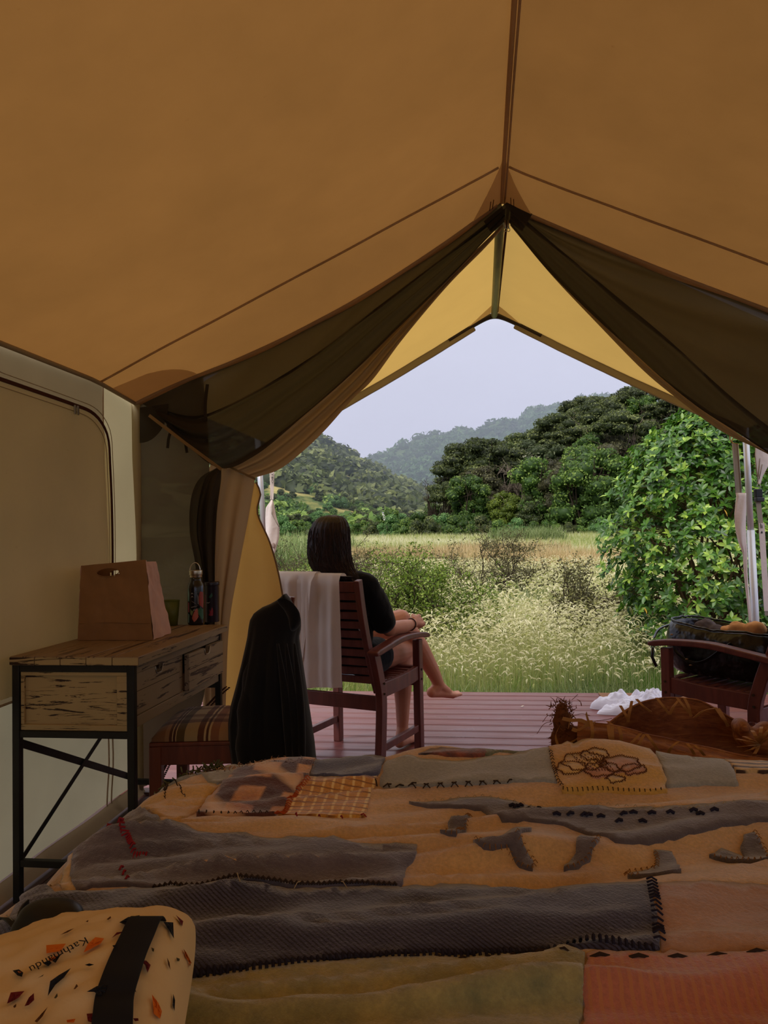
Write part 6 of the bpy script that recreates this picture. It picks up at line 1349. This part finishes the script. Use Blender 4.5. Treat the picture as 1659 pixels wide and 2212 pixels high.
R4 = PD([(1250, 1640), (1300, 1650), (1380, 1655), (1470, 1660), (1560, 1668), (1720, 1680)], 2.24)
R5 = PD([(1248, 1555), (1285, 1563), (1320, 1567), (1360, 1576), (1400, 1588), (1440, 1596), (1480, 1606), (1540, 1618), (1600, 1632), (1720, 1650)], 2.17)
R6 = PD([(1246, 1600), (1300, 1600), (1400, 1622), (1480, 1640), (1600, 1660), (1720, 1672)], 2.12)
R7 = PD([(1250, 1700), (1320, 1708), (1420, 1712), (1540, 1712), (1720, 1705)], 2.16)
sheet([R1, R2, R3, R4, R5], 80, 40, lambda u, v: V((0, .004*fbm(u*12, v*5), .004*fbm(u*14, v*4, 3)))).build('inner_bark', bk, bowl, True)
sheet([R5, R6, R7], 80, 20, lambda u, v: V((0, -.004+.005*fbm(u*10, v*5, 8), 0))).build('outer_bark', bk, bowl, True)
G().tube(smooth_line(R5, 60), .004, 6).build('rim', bk, bowl, True); G().tube(smooth_line(R1, 60), .0035, 6).build('rim', bk, bowl, True)
def strip(pts, D, w=.009, name='flax_strip'):
    P = [at(x, y, D=D-.012*(i % 2)) for i, (x, y) in enumerate(pts)]; P = smooth_line(P, 12); g = G(); g.beam(P, w, .0016, V(CR)); return g.build(name, flax, bowl)
for pts in ([(1312, 1558), (1330, 1570)], [(1340, 1524), (1352, 1545), (1358, 1558)], [(1365, 1514), (1360, 1538), (1356, 1560)], [(1375, 1510), (1388, 1524), (1405, 1537)], [(1418, 1507), (1432, 1525), (1446, 1543)], [(1468, 1510), (1455, 1526), (1447, 1543)],
            [(1462, 1507), (1478, 1527), (1494, 1546)], [(1478, 1508), (1488, 1528), (1492, 1548)], [(1545, 1530), (1520, 1535), (1500, 1550)], [(1545, 1528), (1560, 1550), (1574, 1568)], [(1552, 1530), (1565, 1552), (1572, 1570)]): strip(pts, 2.40)
for pts in ([(1314, 1566), (1317, 1590), (1322, 1615)], [(1322, 1568), (1323, 1592), (1324, 1614)], [(1336, 1570), (1342, 1590), (1340, 1612)], [(1384, 1584), (1365, 1604), (1352, 1618)], [(1392, 1586), (1380, 1606), (1370, 1620)], [(1397, 1586), (1410, 1604), (1424, 1626)], [(1465, 1602), (1450, 1614), (1442, 1630)],
            [(1484, 1606), (1492, 1616), (1500, 1630)], [(1500, 1610), (1512, 1620), (1522, 1632)], [(1276, 1556), (1280, 1580), (1276, 1600), (1268, 1612)]): strip(pts, 2.115)
# knot of strips on the right end
g = G()
for k in range(9):
    a = .5+k/9*pi*1.35+random.gauss(0, .15); L_ = random.uniform(.8, 1.5); q = [(1640+46*cos(a)*t*L_, 1608-44*sin(a)*t*L_*(1-.3*t)) for t in (.0, .4, .8, 1.0)]; g.beam(smooth_line([at(x, y, D=2.22-.04*sin(pi*i/3)) for i, (x, y) in enumerate(q)], 10), .010, .0016, V(CR))
g.build('strip_knot', flax, bowl)
g = G()
for cx, cy, r in ((1610, 1590, 24), (1640, 1600, 30), (1600, 1570, 18), (1655, 1585, 26)): g.ball(at(cx, cy, D=2.30), (r/1662*2.3, .05, r/1662*2.3), 14, 9)
o = g.build('knot_core', bk, bowl, True); remesh(o, .006, 4)
# bundled left end: crumpled sheath and a tuft of fibres
g = G()
for cx, cy, rx_, rz_ in ((1212, 1560, 17, 34), (1222, 1595, 26, 30), (1205, 1600, 16, 32), (1236, 1585, 20, 22), (1250, 1590, 18, 26), (1213, 1532, 13, 17), (1228, 1545, 8, 10)): g.ball(at(cx, cy+4, D=2.20), (rx_/1662*2.2, .035, rz_/1662*2.2), 14, 10)
g.ball(at(1225, 1660, D=2.20), (.04, .04, .07), 12, 9)
o = g.build('gathered_end', fib, bowl, True); remesh(o, .005, 3); tx = bpy.data.textures.new('shag', 'CLOUDS'); tx.noise_scale = .02; d_ = o.modifiers.new('shag', 'DISPLACE'); d_.texture = tx; d_.strength = .010
g = G(); random.seed(8)
for k in range(300):
    cx, cy = random.gauss(1217, 14), random.uniform(1515, 1612); p = at(cx, cy, D=2.19+random.uniform(-.03, .02)); up = 1 if cy < 1560 else -.4; d = (V(CR)*random.gauss(0, .4)+V((0, 0, up*random.uniform(.1, 1)))+V(CF)*random.gauss(0, .4)).normalized()*random.uniform(.006, .018)
    g.tube([p, p+d*.5, p+d+V(CR)*random.gauss(0, .005)], [.0016, .0012, .0004], 4, False)
for pts in ([(1205, 1550), (1185, 1545), (1172, 1560)], [(1210, 1560), (1178, 1562), (1160, 1585)], [(1235, 1512), (1240, 1508), (1248, 1500)], [(1240, 1545), (1258, 1542), (1275, 1546)], [(1260, 1560), (1300, 1556), (1322, 1552)]): g.tube(smooth_line([at(x, y, D=2.17) for x, y in pts], 10), .0008, 4, False)
g.build('fibres', fib, bowl, kind='stuff')
for pts, w in (([(1215, 1552), (1235, 1556), (1255, 1556), (1275, 1566)], .010), ([(1228, 1572), (1232, 1552), (1236, 1545)], .008), ([(1285, 1562), (1265, 1568), (1248, 1578), (1236, 1575)], .010), ([(1277, 1575), (1283, 1590), (1274, 1602), (1268, 1612)], .009), ([(1266, 1540), (1270, 1555), (1276, 1568)], .009), ([(1262, 1585), (1240, 1600), (1222, 1608)], .006), ([(1208, 1570), (1200, 1590), (1206, 1612)], .010)):
    P = smooth_line([at(x, y, D=2.13) for x, y in pts], 12); g = G(); g.beam(P, w, .0018, V(CF).cross(V((0, 0, 1)))*.3+V((0, 0, 1))*.7); g.build('flax_strip', flax, bowl)
# ================================================================ cream pouch bag on the bed
def pq(px, py, z): return at(px, py, Z=z)
B_FR, B_FL, B_NL, B_NR = pq(436, 2030, .66), pq(-170, 2170, .66), V((-.52, .36, .66)), V((-.245, .56, .66))
PBZ = BZ+.012
def pouch(u, v, top=True):
    """u -1 left .. 1 right end, v -1 near .. 1 far"""
    a = B_NL.lerp(B_NR, (u+1)/2); b = B_FL.lerp(B_FR, (u+1)/2); p = a.lerp(b, (v+1)/2); c = (B_FR+B_FL+B_NL+B_NR)/4; k = (max(0, 1-abs(u)**3.2)*max(0, 1-abs(v)**3.0))**.42
    p = p + (c-p)*(.045*(abs(u*v))**3)
    h = .074*k*(1+.10*fbm(u*1.6, v*1.8, 3)) + (.004*fbm(u*5, v*7, 6)+.0035*max(0, sin((v*1.1+u*.5)*9+2*fbm(u, v)))*(1-abs(u))**.3)*k
    return V((p.x, p.y, PBZ+.070+(h if top else -h*.94)))
pouch_e = empty('terrazzo_pouch', (B_FR+B_FL+B_NL+B_NR)/4-V((0, 0, .06)), 'cream zip pouch with a coloured terrazzo pattern and black strap on the bed corner', 'bag')
cnv = plain('cream printed canvas', (232, 204, 150), .8, .15, 0, .05, 3, .3, 120, .002)
rows = [[pouch(-1+2*i/60, -1+2*j/60) for j in range(61)]+[pouch(-1+2*i/60, 1-2*j/60, False) for j in range(1, 60)] for i in range(61)]
G().loft([r+[r[0]] for r in rows]).build('body', cnv, pouch_e, True)
_uv = []
for a in np.linspace(-1, 1, 150):
    for b in np.linspace(-1, 1, 130):
        for tp in (True, False):
            if not tp and a < .6: continue
            q = pouch(a, b, tp)-EYE; zc = q.dot(CF); _uv.append((829.5+FPX*q.dot(CR)/zc, 1106-FPX*q.dot(CU)/zc, a, b, 1 if tp else 0, zc))
_uv = np.array(_uv)
def on_pouch(px, py, off=.0012):
    """nearest point of the pouch surface, lifted off it"""
    d = (_uv[:, 0]-px)**2+(_uv[:, 1]-py)**2; d = d+np.where(_uv[:, 5] > _uv[:, 5].mean()+9, 1e9, 0); ks = np.argsort(d)[:6]; k = ks[int(np.argmin(_uv[ks, 5]))]; u, v, tp = _uv[k, 2], _uv[k, 3], bool(_uv[k, 4])
    p = pouch(u, v, tp); ray_ = at(px, py, D=1)-EYE; t = (p-EYE).dot(CF); q = EYE+ray_*t; back = (EYE-q).normalized(); return q+back*off+V((0, 0, off))
pc = {n: plain('pouch print '+n, c, .8, .15, bump=0) for n, c in dict(black=(36, 36, 38), orange=(222, 118, 34), plum=(112, 34, 36), brown=(112, 72, 40), olive=(96, 84, 52)).items()}
def blot(nm, pts):
    n = len(pts); dense = []
    for i in range(n):
        a, b = pts[i], pts[(i+1) % n]
        for k in range(4): dense.append((a[0]+(b[0]-a[0])*k/4, a[1]+(b[1]-a[1])*k/4))
    cx = sum(p[0] for p in pts)/n; cy = sum(p[1] for p in pts)/n; rings = [[on_pouch(cx+(x-cx)*s_, cy+(y-cy)*s_) for x, y in dense] for s_ in (1, .66, .33)]; g = G(); g.loft(rings, True); g.v.append(tuple(on_pouch(cx, cy))); m_ = len(dense)
    g.f += [(2*m_+i, 2*m_+(i+1) % m_, 3*m_) for i in range(m_)]; g.build('printed_chip', pc[nm], pouch_e)
C_ = lambda pts: [(x*450/1659, 1900+y*312/1150) for x, y in pts]
for nm, pts in (('orange', [(368, 532), (525, 520), (480, 580), (370, 598)]), ('orange', [(385, 640), (460, 610), (440, 650), (395, 662)]), ('orange', [(665, 590), (700, 520), (760, 468), (830, 478), (800, 520), (720, 565)]), ('plum', [(890, 475), (930, 430), (1000, 420), (960, 438), (920, 455)]),
                ('black', [(950, 350), (1020, 308), (1115, 292), (1080, 330), (1000, 370)]), ('black', [(380, 940), (400, 820), (470, 770), (565, 715), (510, 790), (440, 850)]), ('plum', [(55, 1000), (85, 910), (195, 898), (150, 950), (100, 980)]), ('plum', [(195, 1020), (230, 950), (270, 915), (272, 970), (230, 1010)]),
                ('black', [(690, 905), (770, 860), (860, 838), (850, 880), (830, 925), (790, 935), (750, 905)]), ('black', [(975, 860), (1010, 800), (1050, 770), (1065, 830), (1085, 910), (1040, 870), (1000, 868)]), ('black', [(1300, 345), (1380, 350), (1385, 480), (1345, 410)]), ('plum', [(1400, 290), (1460, 340), (1450, 380), (1425, 330)]),
                ('plum', [(1112, 650), (1165, 655), (1200, 690), (1175, 752), (1155, 690)]), ('orange', [(1462, 560), (1490, 600), (1530, 680), (1520, 690), (1480, 630)]), ('orange', [(1210, 925), (1260, 990), (1290, 1060), (1275, 1120), (1225, 1080)]), ('brown', [(1330, 630), (1350, 670), (1358, 730), (1340, 690)]), ('black', [(1380, 920), (1395, 970), (1390, 1060), (1375, 1010)]),
                ('plum', [(690, 1080), (800, 1070), (770, 1120), (730, 1150), (700, 1140)]), ('orange', [(530, 1130), (600, 1120), (590, 1150), (535, 1150)]), ('brown', [(275, 1140), (330, 1080), (380, 1025), (340, 1100), (295, 1150)]), ('black', [(100, 735), (150, 725), (185, 750), (175, 785), (140, 775)]), ('orange', [(140, 738), (175, 740), (180, 758), (150, 755)]),
                ('brown', [(480, 450), (540, 415), (590, 398), (540, 430)]), ('olive', [(300, 795), (350, 765), (340, 780)]), ('black', [(675, 690), (710, 678), (750, 688), (710, 700)]), ('brown', [(585, 885), (610, 842), (622, 860), (600, 882)]), ('olive', [(430, 955), (455, 915), (460, 940), (445, 958)]), ('brown', [(850, 325), (880, 300), (885, 315), (862, 330)]),
                ('black', [(895, 535), (925, 530), (932, 545), (905, 548)]), ('olive', [(1205, 550), (1228, 560), (1225, 585), (1212, 580)]), ('olive', [(1405, 630), (1432, 640), (1428, 660), (1410, 658)]), ('brown', [(105, 1020), (130, 1000), (128, 1025), (112, 1035)]), ('plum', [(1060, 1115), (1100, 1115), (1105, 1135), (1075, 1140)]), ('orange', [(1190, 430), (1225, 420), (1222, 445)]), ('brown', [(680, 345), (705, 330), (700, 348)])): blot(nm, C_(pts))
# lettering reads from the far side of the bed: upside down from here
def tfn(u, v): x0, y0, x1, y1 = 183, 2028, 64, 2094; dx, dy_ = x1-x0, y1-y0; L = math.hypot(dx, dy_); return on_pouch(x0+dx*u-dy_/L*(v*17)*-1*-1+0, y0+dy_*u+dx/L*(v*17)*-1*-1-0, .0022)
text_mesh('Kathmandu', 1, lambda u, v: on_pouch(186-124*u+11.0*v, 2028+66*u+19*v, .0022), 'printed_name', pc['black'], pouch_e)
blot('black', [(92, 2083), (106, 2077), (112, 2083), (104, 2090)]); blot('black', [(112, 2078), (134, 2061), (120, 2083)])
sp = [on_pouch(x, y, .004) for x, y in ((330, 1966), (316, 1990), (296, 2030), (276, 2075), (260, 2120), (248, 2160), (244, 2200), (240, 2260))]; sp[0] = sp[0]-V((0, 0, .02))
G().beam(smooth_line(sp, 40), .034, .0025, V(CR)).build('strap', pc['black'], pouch_e, True, bevel=.001)
# black spectacle case with webbing loop next to it
bp0 = pq(95, 2025, .64); gl = empty('spectacle_case', bp0, 'small black case with a webbing loop behind the cream pouch on the bed', 'case')
bz = lambda px, py, h: (lambda p: V((p.x, p.y, cloth(p.x, p.y, .008).z+h)))(pq(px, py, BZ+.01))
g = G(); g.ball(bz(110, 2022, .010), (.046, .034, .020), 20, 12); g.ball(bz(80, 2030, .008), (.034, .034, .016), 18, 10); o = g.build('case', blackp, gl, True); remesh(o, .004, 5)
G().beam(smooth_line([bz(62, 1990, .012), bz(48, 2005, .010), bz(38, 2024, .008), bz(45, 2040, .008)], 20), .010, .002, V((0, 0, 1))).build('loop', blackp, gl); G().beam(smooth_line([bz(-30, 2010, .008), bz(10, 2014, .008), bz(36, 2034, .008), bz(58, 2056, .006)], 20), .014, .002, V((1, 0, 0))).build('webbing', blackp, gl)
G().tube([bz(14, 2015, .012), bz(28, 2026, .012)], .0007, 4).build('metal_edge', steel, gl); G().tube([bz(38, 2034, .012), bz(54, 2048, .012)], .0007, 4).build('metal_edge', steel, gl)
